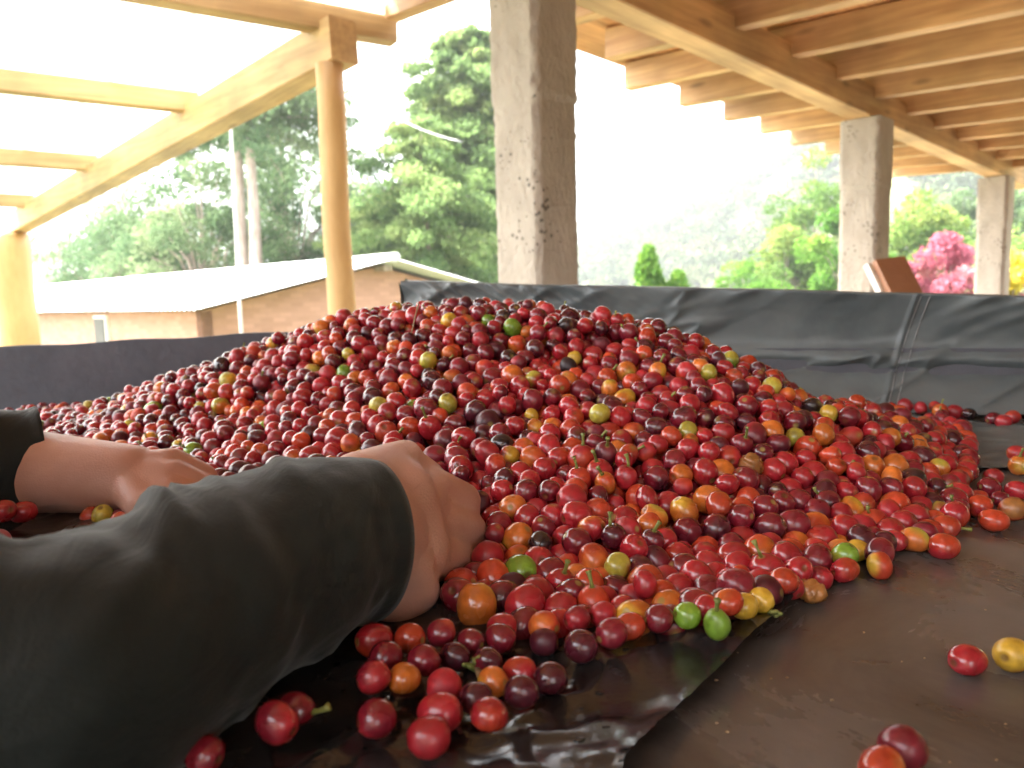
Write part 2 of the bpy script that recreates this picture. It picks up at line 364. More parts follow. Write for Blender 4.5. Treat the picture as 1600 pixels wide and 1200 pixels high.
V = np.stack([X.ravel(), Y.ravel(), Z.ravel()], 1)
I = np.arange(nr*na).reshape(nr, na); J = np.roll(I, -1, 1)
Fq = np.stack([I[:-1].ravel(), J[:-1].ravel(), J[1:].ravel(), I[1:].ravel()], 1)
tag(mesh('ground', V, Fq, M_ground, smooth=True), kind='structure')
# far ground to the horizon
rr = np.geomspace(258, 1500, 40); aa = np.linspace(-math.pi, math.pi, 160, endpoint=False)
A, R = np.meshgrid(aa, rr); X = R*np.sin(A); Y = R*np.cos(A)
base = terrain_z(260*np.sin(A), 260*np.cos(A)) - 1
Z = base - (R-260)*.06*(R < 1200) - 56*(R >= 1200); Z = np.maximum(Z, -70) + (fbm(X*.004, Y*.004, 5, 4)-.45)*25*np.clip((R-300)/500, 0, 1)
V = np.stack([X.ravel(), Y.ravel(), Z.ravel()], 1); I = np.arange(40*160).reshape(40, 160); J = np.roll(I, -1, 1)
tag(mesh('valley_terrain', V, np.stack([I[:-1].ravel(), J[:-1].ravel(), J[1:].ravel(), I[1:].ravel()], 1), M_hill, smooth=True), kind='structure')
# blue mountain ridges far off
def ridge(name, dist, depth, els, seed):
    n, k = 160, 14
    a = np.linspace(-1.1, 1.1, n); e = np.interp(a, [p[0] for p in els], [p[1] for p in els]) + (fbm(a*14+40, a*0, seed, 4)-.47)*.02
    V = []
    for j in range(k):
        t = j/(k-1); d = dist + depth*(2*t-1); hh = math.sin(math.pi*t)
        z = -70 + (e*dist+70)*hh + (fbm(a*30, a*0+j*.8, seed+5, 3)-.45)*dist*.03*hh
        V.append(np.stack([np.sin(a)*d, np.cos(a)*d, z], 1))
    V = np.concatenate(V); I = np.arange(n*k).reshape(k, n)
    o = mesh(name, V, np.stack([I[:-1, :-1].ravel(), I[:-1, 1:].ravel(), I[1:, 1:].ravel(), I[1:, :-1].ravel()], 1), M_ridge, smooth=True)
    tag(o, kind='structure')
ridge('mountain_ridge', 620, 130, [(-1.1, .1), (-.5, .1), (-.2, .11), (-.08, .135), (-.03, .12), (.06, .085), (.12, .06), (.3, .05), (1.1, .05)], 11)
ridge('far_mountain_ridge', 1150, 220, [(-1.1, .12), (-.3, .13), (-.1, .12), (.1, .09), (.25, .06), (1.1, .06)], 23)

# terrace floor of the porch
U = Vector((.7071, .7071, 0)); Wv = Vector((-.7071, .7071, 0)); P1 = Vector((.112, 3.0, 0))
def uw(u, w, z): p = P1 + U*u + Wv*w; p.z = z; return p
V = [uw(-7, -7, -.98), uw(9.5, -7, -.98), uw(9.5, 1.3, -.98), uw(-7, 1.3, -.98)]; V += [v - Vector((0, 0, .25)) for v in V]
tag(mesh('terrace_floor', V, [(0,1,2,3),(7,6,5,4),(0,4,5,1),(1,5,6,2),(2,6,7,3),(3,7,4,0)], M_floor), kind='structure')

# ---- unseen wall behind the camera, added to block light and darken the bed
M_plaster = mat_noise('added_wall_plaster', (.16, .12, .09), (.22, .17, .13), 3, .9, .3, 30)
def wall_piece(u0_, u1_, z0, z1, w=-3.7):
    v, f = bar(uw(u0_, w, z0), uw(u1_, w, z0), .16, z1-z0); return v, f
hw = empty('added_back_wall', uw(-2, -3.7, -.98), 'unseen plastered wall added to block light from the back of the porch', 'wall')
v, f = merge([wall_piece(-7, -3.4, -.98, 1.6), wall_piece(-2.5, .9, -.98, 1.6), wall_piece(2.1, 8, -.98, 1.6), wall_piece(-3.395, -2.505, 1.1, 1.6), wall_piece(.905, 2.095, 1.0, 1.6), wall_piece(.905, 2.095, -.98, .1),
              bar(uw(-6.9, -3.6, -.98), uw(-6.9, -.2, -.98), .16, 2.6)])
mesh('masonry', v, f, M_plaster, hw)

# ---- concrete pillars
def pillar(u, w, top, side, label, rough=.004, rot=math.pi/4, seed=0):
    p = uw(u, w, -.98); h = top + .98
    nz = max(30, int(h/.012)); ns = 14; Vv = []
    per = []
    for s in range(4):
        for k in range(ns):
            t = k/ns - .5
            q = [(t, -.5), (.5, t), (-t, .5), (-.5, -t)][s]; per.append(q)
    per = np.array(per)*side; n = len(per)
    edge = np.array([min(k % ns, ns-k % ns) for k in range(n)])          # 0 at the corners
    for j in range(nz+1):
        z = h*j/nz; zz = np.full(n, z)
        s = np.arange(n)*side*4/n
        nn = fbm(s*60, zz*45, seed, 4)-.47
        pits = np.clip(vnoise(s*160, zz*140, seed+3)-.78, 0, 1)*1.2*np.clip((fbm(s*0+1, zz*3, seed+8, 2)-.3)*4, 0, 1)
        off = nn*rough*2 - pits*.012 - (edge == 0)*(.006+.012*vnoise(s*0, zz*30+s*17, seed+9)*np.clip((h-.98-zz < .62)*1.0 + .25, 0, 1))
        d = per/np.maximum(np.abs(per).max(1, keepdims=True), 1e-6)
        c, s_ = math.cos(rot), math.sin(rot)
        # one cast shift where the form boards met
        st = .006*(zz > h*.80)
        q = per + d*(off+st)[:, None]
        Vv.append(np.stack([q[:, 0]*c-q[:, 1]*s_, q[:, 0]*s_+q[:, 1]*c, zz], 1))
    V = np.concatenate(Vv) + np.array(p)
    I = np.arange(n*(nz+1)).reshape(nz+1, n); J = np.roll(I, -1, 1)
    o = mesh('concrete_pillar', V - np.array(p), np.stack([I[:-1].ravel(), J[:-1].ravel(), J[1:].ravel(), I[1:].ravel()], 1), M_conc)
    o.location = p
    return tag(o, label, 'pillar', 'concrete pillars carrying the porch beam')
def beamz(u): return 1.335 - .026*u
pillar(0, 0, beamz(0), .232, 'nearest square concrete pillar with rough pitted corner, behind the tarp wall', .004, seed=1)
pillar(3.24, 0, beamz(3.24), .25, 'second concrete pillar along the porch with a leaning board at its foot', .002, seed=2)
pillar(6.5, 0, beamz(6.5), .25, 'farthest concrete pillar at the end of the beam, beside magenta bougainvillea', .002, seed=3)

# ---- porch roof: beam, rafters, boards
roof = empty('porch_roof', uw(0, 0, 1.3), 'timber porch roof with stepped rafter tails and orange boards over the bed', 'roof')
bz = lambda u: Vector((0, 0, beamz(u)))
def P(u, w, z): return uw(u, w, z)
v, f = bar(P(-4, 0, beamz(-4)), P(7.5, 0, beamz(7.5)), .15, .19, bev=.006); mesh('beam', v, f, M_wu, roof)
RISE = .043
def rz(u, w): return beamz(u) + .125 + RISE*w
us = [-3.4+.6*k for k in range(18)]
RW, RH = .085, .16
for i, u in enumerate(us):
    tail = 1.04 + random.uniform(-.03, .03)
    if abs(u-.8) < .01 or abs(u-1.4) < .01: tail = .72
    if u < .5: tail = 1.12
    w0 = -5.0
    v, f = bar(P(u, w0, rz(u, w0)), P(u, tail, rz(u, tail)), RW, RH, bev=.005); mesh('rafter', v, f, M_ww, roof)
# boards lie on the rafters, running along the eave, small gaps between
w = 1.1; k = 0
while w > -4.9:
    wd_ = .155
    for seg, (ua, ub) in enumerate(((-3.9, .18), (.22, 3.78), (3.82, 7.3))):
        sh = random.uniform(-.02, .02)
        za = rz(ua, w)+RH+.003; zb = rz(ub, w)+RH+.003
        if w > .75 and seg < 2 :
            ua2, ub2 = (ua, ub) if seg == 0 else (1.2, ub)
        else: ua2, ub2 = ua, ub
        v, f = bar(P(ua2, w-wd_/2, rz(ua2, w)+RH+.003+sh*.1), P(ub2, w-wd_/2, rz(ub2, w)+RH+.003), wd_-.006, .02); mesh('board', v, f, M_plank, roof)
    w -= wd_; k += 1
# clay-coloured roofing above the boards (closes the gaps)
V = [P(-4, 1.12, rz(-4, 1.12)+RH+.05), P(7.4, 1.12, rz(7.4, 1.12)+RH+.05), P(7.4, -5, rz(7.4, -5)+RH+.05), P(-4, -5, rz(-4, -5)+RH+.05)]
V = V + [p + Vector((0, 0, .03)) for p in V]
V[0] = P(1.2, 1.12, rz(1.2, 1.12)+RH+.05); V[4] = V[0]+Vector((0, 0, .03))
mesh('roof_covering', V, [(0,1,2,3),(7,6,5,4),(0,4,5,1),(1,5,6,2),(2,6,7,3),(3,7,4,0)], M_plank, roof)

# ---- lean-to on the left: sloping beam, purlins, milky sheets, posts
BA = W(540, 97, 3.62); BB = W(22, 368, 8.0)            # underside of the beam
lt = empty('lean_to_roof', BA, 'open lean-to roof with yellow timber purlins under milky corrugated sheets', 'roof')
d_ = (BB-BA).normalized()
v, f = bar(BA, BB + d_*1.0, .15, .20, bev=.006); mesh('beam', v, f, M_wl, lt)
pd = Vector((-1.63, -1, 0)).normalized()
def onbeam(t): return BA + (BB-BA)*t
ub = Vector((0, 0, .16))
slopeL = .015
def purl(t, ext, back, w=.09, h=.13):
    c = onbeam(t) + ub
    a = c - pd*ext; b = c + pd*back; b = b + Vector((0, 0, slopeL*back))
    v, f = bar(a, b, w, h, bev=.005); mesh('purlin', v, f, M_wp, lt)
purl(.02, .33, 3.2, .1, .12)
for t in (.27, .575, .875): purl(t, .02, 4.2, .1, .12)
# corrugated sheets (each a part)
def corr(a0, along, across, na_, nb_, pitch, amp, upv, n_per=8):
    L1, L2 = along.length, across.length; a, c = along.normalized(), across.normalized()
    nx = int(L2/pitch*n_per); ny = 3
    V = []; 
    for j in range(ny+1):
        for i in range(nx+1):
            V.append(a0 + a*(L1*j/ny) + c*(L2*i/nx) + upv*(amp*math.sin(2*math.pi*i/n_per)))
    I = np.arange((nx+1)*(ny+1)).reshape(ny+1, nx+1)
    return V, np.stack([I[:-1, :-1].ravel(), I[:-1, 1:].ravel(), I[1:, 1:].ravel(), I[1:, :-1].ravel()], 1)
s0 = onbeam(.0) + ub + Vector((0, 0, .14)) - pd*.42
Lb = (BB-BA); 
for k in range(6):
    a0 = s0 - pd*.0 + pd*(.86*k) + Vector((0, 0, .012*(k % 2) + slopeL*.86*k))
    v, f = corr(a0, Lb*.93, pd*.90, 0, 0, .076, .009, Vector((0, 0, 1)))
    mesh('roof_sheet', v, f, M_sheet, lt, smooth=True)

def round_post(px, pyb, d, r, ztop, label, lean=0):
    p = W(px, pyb, d); p.z = -1.1
    pts = [Vector((p.x + .004*math.sin(i*1.3), p.y, -1.1 + (ztop+1.1)*i/12)) for i in range(13)]
    v, f = tube([q - p for q in pts], [r*(1.06-.09*i/12) for i in range(13)], 28)
    o = mesh('round_post', v, f, M_post, smooth=True); o.location = p
    return tag(o, label, 'post', 'ochre posts of the lean-to')
pa = BA + d_*.10
round_post(524, 300, 3.7, .066, pa.z, 'ochre round wooden post holding the near end of the lean-to beam')
pb = onbeam(1.0)
o = round_post(24, 470, 7.9, .185, pb.z-.005, 'thick ochre post under the far low end of the lean-to beam')

# ---- outbuilding with white corrugated roof
Cc = W(300, 483, 9.0); G = W(606, 405, 11.0)
g2 = Vector((G.x-Cc.x, G.y-Cc.y, 0)); Ec = Cc + g2*2; Ec.z = Cc.z; L = Vector((-g2.y, g2.x, 0)).normalized()*17
gz = -2.6
hb = empty('outbuilding', Vector((Cc.x, Cc.y, gz)), 'low orange brick outbuilding with white corrugated roof behind the drying bed', 'building')
ins = g2.normalized()*.22; insL = L.normalized()*.25
Cw, Ew = Cc + ins + insL, Ec - ins + insL
def lvl(p, z): return Vector((p.x, p.y, z))
def wall4(name, a, b, z0, z1a, z1b=None, m=M_brick, th=.14, parent=hb, peak=None):
    n = (Vector((b.y-a.y, a.x-b.x, 0))).normalized()*th
    pts = [lvl(a, z0), lvl(b, z0), lvl(b, z1a if z1b is None else z1b)]
    if peak: pts.append(peak)
    pts.append(lvl(a, z1a)); k = len(pts)
    V = pts + [p - n for p in pts]
    Fc = [tuple(range(k)), tuple(range(2*k-1, k-1, -1))] + [(i, i+k, (i+1) % k+k, (i+1) % k) for i in range(k)]
    return mesh(name, V, Fc, m, parent)
eav = Cc.z - .03
rdg = G.z - .07
mid = (Cw+Ew)/2
wall4('wall', Cw, Ew, gz, eav, eav, peak=lvl(mid, rdg-.02))
wall4('wall', Cw+L*.96, Cw + g2.normalized()*0, gz, eav)
wall4('wall', Ew, Ew+L*.96, gz, eav)
wall4('wall', Ew+L*.96, Cw+L*.96, gz, eav, eav, peak=lvl(mid+L*.96, rdg-.02))
# windows in the long wall (openings with frame and dark pane standing in the wall face)
nL = -g2.normalized()
def window(l, zc, w_, h_):
    c = Cw + L.normalized()*l + nL*.02; ld = L.normalized()
    a = lvl(c - ld*w_/2, zc-h_/2); b = lvl(c + ld*w_/2, zc-h_/2)
    v, f = bar(a, b, .05, h_); o = mesh('window', v, f, M_frame, hb)
    v, f = bar(a + ld*.05 + nL*.03 + Vector((0,0,.05)), b - ld*.05 + nL*.03+ Vector((0,0,.05)), .02, h_-.1)
    me = mesh('pane', v, f, M_dark); me.parent = o; me.location = -Vector(hb.location)
    o2 = me; return o
window(3.3, -.22, .5, .5); window(7.5, -.3, .8, .6)
# roof slopes
def slope(a0, along, across, upv):
    v, f = corr(a0, across, along, 0, 0, .13, .018, upv, 6); return v, f
Cov = Cc - L.normalized()*.15
upn = Vector((0, 0, 1))
nsheet = 6
for k in range(nsheet):
    a0 = Cov + L*(k/nsheet) + Vector((0, 0, .006*(k % 2)))
    top = Vector((G.x, G.y, G.z)) - L.normalized()*.15
    v, f = slope(a0, L/nsheet, Vector((top.x, top.y, top.z)) - Cov, upn); mesh('roof_sheet', v, f, M_zinc, hb, smooth=True)
    e0 = Ec - L.normalized()*.15 + L*(k/nsheet) + Vector((0, 0, .006*(k % 2)))
    v, f = slope(e0, L/nsheet, Vector((top.x, top.y, top.z)) - (Ec - L.normalized()*.15), upn); mesh('roof_sheet', v, f, M_zinc, hb, smooth=True)
v, f = tube([G - L.normalized()*.2 + Vector((0,0,.015)), G + L + Vector((0,0,.015))], .07, 10); mesh('ridge_cap', v, f, M_zinc, hb, smooth=True)
v, f = bar(lvl(mid - insL, rdg-.09), lvl(mid + insL, rdg-.09), .14, .07); mesh('ridge_beam', v, f, M_bark, hb)

# ---- thin pale pole in front of the outbuilding, power cable
p = W(374, 470, 8.4); q = W(361, 205, 8.4)
v, f = tube([Vector((p.x, p.y, -2.6)), p, q, q+(q-p)*.5], [.022, .02, .016, .014], 8)
tag(mesh('thin_pole', v, f, M_pole, smooth=True), 'thin pale pole rising in front of the outbuilding roof', 'pole')
a, b = W(585, 160, 9), W(722, 222, 7)
v, f = tube([a + (b-a)*t - Vector((0, 0, .06*math.sin(math.pi*t))) for t in [i/10 for i in range(11)]] , .006, 6)
tag(mesh('power_cable', v, f, M_wire, smooth=True), 'short pale cable hanging in front of the tall conifer', 'cable')

# ------------------------------------------------------------------ vegetation
def leaves(C, size, seed, flat=.0, aspect=2.2, droop=0.0, dark=None):
    """One small quad per centre; returns V, F, colour."""
    r = np.random.default_rng(seed); n = len(C)
    nrm = r.normal(size=(n, 3)); nrm[:, 2] += flat; nrm /= np.linalg.norm(nrm, axis=1, keepdims=True)
    t = r.normal(size=(n, 3)); t[:, 2] -= droop; t -= nrm*(t*nrm).sum(1, keepdims=True); t /= np.linalg.norm(t, axis=1, keepdims=True)
    b = np.cross(nrm, t); s = size*r.uniform(.6, 1.4, (n, 1))
    V = np.stack([C - t*s*aspect/2, C + b*s/2, C + t*s*aspect/2, C - b*s/2], 1).reshape(-1, 3)
    Fq = np.arange(4*n).reshape(n, 4)
    c = np.repeat(r.uniform(0, 1, n) if dark is None else np.clip(dark + r.uniform(-.22, .22, n), 0, 1), 4)
    return V, Fq, np.stack([c, c, c], 1)
def conifer(name, base, h, rad, label, cat, seed, mat=M_conif, nl=26, start=.15, per=None, size=.07, trunk_r=.12, group=None, lean=(0, 0), shape='cone'):
    r = np.random.default_rng(seed); base = Vector(base)
    t = empty(name, base, label, cat, group)
    tp = [Vector((lean[0]*k/8 + .03*math.sin(k*1.7+seed)*h/8, lean[1]*k/8, h*k/8*.98)) + base for k in range(9)]
    parts = [tube(tp, [trunk_r*(1-.88*k/8) for k in range(9)], 8)]
    C = []; D = []
    for i in range(nl):
        fz = start + (1-start)*(i + r.uniform(-.4, .4))/nl; fz = min(fz, .985)
        z = h*fz; prof = (1-fz)**.75 if shape == 'cone' else (math.sin(math.pi*min(1, (fz-start*.6)/(1.05-start*.6)))**.6)
        m = 5 if per is None else per
        a0 = r.uniform(0, 6.28)
        for j in range(m):
            a = a0 + 6.283*j/m + r.uniform(-.3, .3); ln = rad*prof*r.uniform(.35, 1.35) + .08*rad
            k = fz*8; c0 = tp[min(7, int(k))].lerp(tp[min(8, int(k)+1)], k-int(k))
            dirv = Vector((math.cos(a), math.sin(a), 0)); rise = r.uniform(.0, .35)
            pts = [c0 + dirv*(ln*s) + Vector((0, 0, ln*(rise*s - .35*s*s))) for s in (0, .35, .7, 1)]
            parts.append(tube(pts, [trunk_r*.22*(1-fz*.6), trunk_r*.15*(1-fz*.6), trunk_r*.08, trunk_r*.04], 4, False))
            nn = int(120 + 520*ln/rad)
            s = r.beta(2.2, 1.3, nn); spread = ln*.125*(1.15-s*.55)
            ctr = np.array([pts[0] + (pts[3]-pts[0])*float(q) for q in s]) + np.stack([spread*r.normal(size=nn), spread*r.normal(size=nn), spread*.55*r.normal(size=nn) - .02], 1)
            ctr[:, 2] += ln*(rise*s - .35*s*s) - (pts[3]-pts[0]).z*s
            C.append(ctr); D.append(np.full(nn, r.uniform(.1, .9)))
    v, f = merge(parts); mesh('trunk', v, f, M_bark, t, smooth=True)
    C = np.concatenate(C); D = np.concatenate(D)
    v, f, c = leaves(C, size, seed+1, aspect=2.6, droop=.8, dark=D); mesh('crown', v, f, mat, t, cols=c)
    return t
def bushy(name, base, h, rad, label, cat, seed, mat=M_broad, nclump=26, nleaf=330, size=.10, trunk_r=.1, group=None, low=.25, squash=.8, trunk=True):
    r = np.random.default_rng(seed); base = Vector(base); t = empty(name, base, label, cat, group)
    ctr = []; parts = []; tp = base + Vector((0, 0, h*.45))
    parts.append(tube([base - Vector((0, 0, .3)), base.lerp(tp, .5) + Vector((.05*h*r.uniform(-1, 1), 0, 0)), tp], [trunk_r, trunk_r*.8, trunk_r*.6], 8))
    C = []; D = []
    for k in range(nclump):
        while True:
            q = r.uniform(-1, 1, 3)
            if .25 < np.linalg.norm(q) < 1: break
        z = base.z + h*(low + (1-low)*(q[2]*.5+.5)); wz = math.sin(math.pi*(.12+.8*(q[2]*.5+.5)))
        p = Vector((base.x + q[0]*rad*wz, base.y + q[1]*rad*wz, z))
        parts.append(tube([tp + Vector((0, 0, -.1*h)), tp.lerp(p, .5) + Vector((0, 0, .04*h)), p], [trunk_r*.4, trunk_r*.25, trunk_r*.08], 4, False))
        cr = rad*r.uniform(.22, .42); d = r.normal(size=(nleaf, 3)); d /= np.linalg.norm(d, axis=1, keepdims=True)
        rr_ = cr*r.uniform(.35, 1.05, (nleaf, 1))**.6; dd = d*rr_; dd[:, 2] *= squash
        C.append(np.array(p) + dd); D.append(np.full(nleaf, r.uniform(.05, .95)))
    v, f = merge(parts); mesh('trunk', v, f, M_bark, t, smooth=True)
    v, f, c = leaves(np.concatenate(C), size, seed+1, aspect=1.7, dark=np.concatenate(D)); mesh('crown', v, f, mat, t, cols=c)
    return t
def at(px, py, d, z=None):
    p = W(px, py, d)
    if z is not None: p.z = z
    return p
# tall conifer between the ochre post and the nearest pillar
b = at(676, 430, 17.0); b.z = -3.2
conifer('conifer_tree', b, 7.3, 1.55, 'tall dense green conifer between the ochre post and the nearest pillar', 'tree', 31, nl=21, start=.24, per=5, size=.046, trunk_r=.14, lean=(-.15, 0), shape='round')
b = at(745, 430, 21.0); b.z = -3.5
conifer('conifer_tree', b, 11.0, 1.9, 'taller dark conifer half hidden behind the nearest concrete pillar', 'tree', 37, nl=30, start=.42, per=6, size=.062, trunk_r=.13, shape='round')
b = at(602, 430, 19.0); b.z = -3.4
conifer('conifer_tree', b, 6.4, 1.3, 'shorter shaded conifer just right of the ochre round post', 'tree', 41, nl=26, start=.25, per=6, size=.055, trunk_r=.12, shape='round')
# double pine behind the outbuilding
b = at(380, 400, 19); b.z = -3.2
conifer('pine_tree', b, 11, 2.6, 'pine with pale bark, left one of the pair behind the outbuilding', 'tree', 43, M_pine, nl=9, start=.66, per=4, size=.055, trunk_r=.26, shape='round')
b = at(405, 400, 18.4); b.z = -3.2
conifer('pine_tree', b, 11, 2.6, 'pine with pale bark, right one of the pair behind the outbuilding', 'tree', 44, M_pine, nl=9, start=.68, per=4, size=.055, trunk_r=.24, lean=(-.15, 0), shape='round')
k = 0
for (px, d, h, rad, sd_, lab, m_) in [
    (455, 24, 10.2, 2.1, 51, 'loose grey-green pine just left of the ochre round post', M_pine),
    (322, 21, 8.2, 2.0, 52, 'bushy green tree left of the pair of pine trunks', M_pine),
    (240, 23, 7.8, 2.2, 53, 'round green tree behind the middle of the white roof', M_pine),
    (165, 26, 7.4, 2.5, 54, 'wide green tree behind the low end of the white roof', M_pine),
    (562, 26, 9.4, 1.9, 55, 'pale pine glimpsed just right of the ochre round post', M_pine)]:
    b = at(px, 430, d); b.z = -3.6
    bushy('pine_tree', b, h + (0 if px > 300 else -.2), rad, lab, 'tree', sd_, m_, nclump=44, nleaf=560, size=.06, trunk_r=.15, low=.2)
for (px, d, h, rad, sd_, lab) in [
    (95, 19, 3.7, 1.3, 61, 'sunlit yellow-green bush beside the thick far post'),
    (8, 17, 3.2, 1.1, 62, 'light green bush behind the outer side of the thick far post'),
    (175, 21, 3.6, 1.2, 63, 'low yellow-green bush over the low end of the white roof'),
    (440, 20, 3.4, 1.1, 64, 'low pale bush behind the roof between pine pair and ochre post')]:
    b = at(px, 440, d); b.z = -3.2
    bushy('shrub', b, h, rad, lab, 'bush', sd_, M_broad, nclump=24, nleaf=260, size=.09, trunk_r=.06, low=.1)
# garden on the right
def cyp(px, py_top, d, h, rad, sd_, lab):
    b = W(px, py_top, d); b.z -= h
    t = empty('young_cypress', b, lab, 'tree'); r = np.random.default_rng(sd_)
    v, f = tube([b, b+Vector((0, 0, h*.9))], [.05, .01], 6); mesh('trunk', v, f, M_bark, t)
    n = 5200; s = r.uniform(0, 1, n); a = r.uniform(0, 6.283, n); q = rad*np.sin(np.pi*np.clip(s*.86+.1, 0, 1))**.8*r.uniform(.3, 1.05, n)*(1+.25*np.sin(a*3+s*14))
    v, f, c = leaves(np.stack([b.x+np.cos(a)*q, b.y+np.sin(a)*q, b.z+h*s], 1), .07, sd_, droop=-2, aspect=3); mesh('crown', v, f, M_bright, t, cols=c)
cyp(1013, 388, 14, 1.6, .24, 71, 'slim bright green young cypress right of the nearest pillar')
cyp(1060, 428, 14, 1.2, .22, 72, 'small bright green shrub tip beside the slim young cypress')
for (px, pt, d, h, rad, sd_, m_, lab, cat) in [
    (1478, 365, 15, 1.9, .75, 81, M_pink, 'magenta bougainvillea bush between the second and farthest pillars', 'bush'),
    (1592, 395, 14, 1.5, .45, 83, M_pink, 'small pink bush at the outer side of the farthest pillar', 'bush'),
    (1370, 425, 13, 1.0, .5, 84, M_pink, 'low pink blossom at the foot of the second pillar', 'bush'),
    (1585, 405, 11, 1.2, .5, 85, M_yell, 'low yellow flowering bush beyond the farthest pillar', 'bush'),
    (1275, 232, 30, 8.0, 1.9, 86, M_broad, 'tall sunlit yellow-green tree left of the second pillar', 'tree'),
    (1325, 300, 24, 5.0, 1.4, 87, M_bright, 'bright green tree rising close to the second pillar', 'tree'),
    (1230, 350, 27, 4.0, 1.5, 88, M_broad, 'pale green tree low on the slope left of the second pillar', 'tree'),
    (1440, 290, 26, 5.5, 1.6, 89, M_broad, 'light green tree seen between the second and farthest pillars', 'tree'),
    (1505, 285, 33, 6.5, 1.8, 90, M_pine, 'darker green tree behind the magenta bougainvillea', 'tree'),
    (1590, 300, 28, 5.5, 1.5, 91, M_pine, 'green tree beyond the farthest pillar on its outer side', 'tree'),
    (1160, 395, 25, 2.5, 1.2, 92, M_bright, 'low green bush on the slope right of the young cypress', 'bush')]:
    b = W(px, pt, d); b.z -= h
    bushy('flowering_shrub' if m_ in (M_pink, M_yell) else ('garden_tree' if cat == 'tree' else 'shrub'), b, h, rad, lab, cat, sd_, m_, nclump=34 if cat == 'tree' else 20, nleaf=260, size=.09 if cat == 'tree' else .06, trunk_r=.09 if cat == 'tree' else .03, low=.12)
# far wood on the hillside
r = np.random.default_rng(5); C = []; D = []
for k in range(2300):
    a = r.uniform(-.12, .70); d = 60 + 190*r.uniform()**.8
    if vnoise(np.array([a*9]), np.array([d*.03]), 77)[0] < .22: continue
    x, y = d*math.sin(a), d*math.cos(a); z = float(terrain_z(np.array([x]), np.array([y]))[0])
    s = r.uniform(1.4, 3.4)*(.6+d/260); n = 150
    q = r.normal(size=(n, 3)); q /= np.linalg.norm(q, axis=1, keepdims=True); q[:, 2] = np.abs(q[:, 2])*.9
    C.append(np.array([x, y, z+s*.25]) + q*s*r.uniform(.6, 1.05, (n, 1))*np.array([1, 1, .85])); D.append(np.full(n, r.uniform(0, 1)))
v, f, c = leaves(np.concatenate(C), .55, 6, aspect=1.5, dark=np.concatenate(D))
tag(mesh('hillside_forest', v, f, M_far, cols=c), 'pale hazy wood covering the far hillside beyond the porch', 'forest', kind='stuff')
# low undergrowth between terrace and slope (right) and round the outbuilding
C = []
for k in range(900):
    a = r.uniform(-.85, .85); d = r.uniform(9.5, 45)
    x, y = d*math.sin(a), d*math.cos(a)
    if a < .1 and d < 16: continue
    z = float(terrain_z(np.array([x]), np.array([y]))[0]); n = 60; s = r.uniform(.25, .7)
    C.append(np.array([x, y, z]) + r.normal(size=(n, 3))*np.array([s, s, s*.5]) + np.array([0, 0, s*.4]))
v, f, c = leaves(np.concatenate(C), .13, 8, aspect=1.8)
tag(mesh('undergrowth', v, f, M_broad, cols=c), 'light green undergrowth covering the slope below the terrace', 'undergrowth', kind='stuff')

# leaning board at the foot of the second pillar
ctr = W(1400, 440, 4.6)
lb = empty('leaning_board', lvl(ctr, -.98), 'reddish brown board leaning back against the second pillar above the tarp wall', 'board')
a_, b_, c_, e_ = W(1362, 411, 4.62), W(1408, 405, 4.75), W(1450, 470, 4.6), W(1392, 475, 4.45)
dn = (e_-a_).normalized()*1.15
pts = [a_, b_, b_+dn, a_+dn]; nn = (b_-a_).cross(dn).normalized()*.02
V = pts + [p_-nn*1.6 for p_ in pts]
mesh('panel', V, [(0,1,2,3),(7,6,5,4),(0,4,5,1),(1,5,6,2),(2,6,7,3),(3,7,4,0)], mat_noise('red_brown_board', (.36, .17, .10), (.44, .23, .14), 5, .7), lb)
v, f = bar(a_ - (b_-a_).normalized()*.02, a_+dn - (b_-a_).normalized()*.02, .03, .035, upv=nn); mesh('edge_strip', v, f, M_frame, lb)

# ================================================================== DRYING BED
CORNER = W(628, 437, 1.22)
wallpts = [(628, 437, 1.22), (760, 442, 1.17), (960, 446, 1.10), (1180, 451, 1.04), (1400, 457, .985), (1620, 462, .93), (1900, 470, .87)]
Ptop = [W(*p) for p in wallpts]
wl0, wl1 = Ptop[0], Ptop[-1]
wdir = Vector((wl1.x-wl0.x, wl1.y-wl0.y, 0)).normalized(); wn = Vector((-wdir.y, wdir.x, 0))   # away from the camera
if wn.y < 0: wn = -wn
# bed outline
B0 = Vector((wl0.x, wl0.y, 0)) + wn*.03
outline = [(-.47, -.35), (-.47, .22), (-1.25, .62), (-1.6, 1.17), (-.20, 1.33), (B0.x, B0.y+.03)]
e1 = Vector((wl1.x, wl1.y, 0)) + wn*.03
outline += [(e1.x, e1.y), (e1.x-.1, -.35)]
outl = np.array(outline)
def inpoly(x, y, poly):
    c = np.zeros(x.shape, bool); n = len(poly)
    for i in range(n):
        x0, y0 = poly[i]; x1, y1 = poly[(i+1) % n]
        if y0 == y1: continue
        k = ((y0 > y) != (y1 > y)) & (x < (x1-x0)*(y-y0)/(y1-y0)+x0); c ^= k
    return c
def polydist(x, y, poly):
    d = np.full(x.shape, 9.); n = len(poly)
    for i in range(n):
        ax, ay = poly[i]; bx, by = poly[(i+1) % n]; vx, vy = bx-ax, by-ay
        t = np.clip(((x-ax)*vx+(y-ay)*vy)/(vx*vx+vy*vy), 0, 1)
        d = np.minimum(d, np.hypot(x-ax-t*vx, y-ay-t*vy))
    return d
bed = empty('drying_bed', (0, .5, -.98), 'raised drying bed lined with black plastic, holding the heap of coffee cherries', 'drying bed')
def tarpz(x, y):
    z = .009*(fbm(x*9+3, y*7, 2, 2)-.40) + .0025*crease(x*5+y*3, y*7-x*2, 9, 5) + .0016*crease(x*11-y*7, y*9+x*4, 19, 9)
    return z
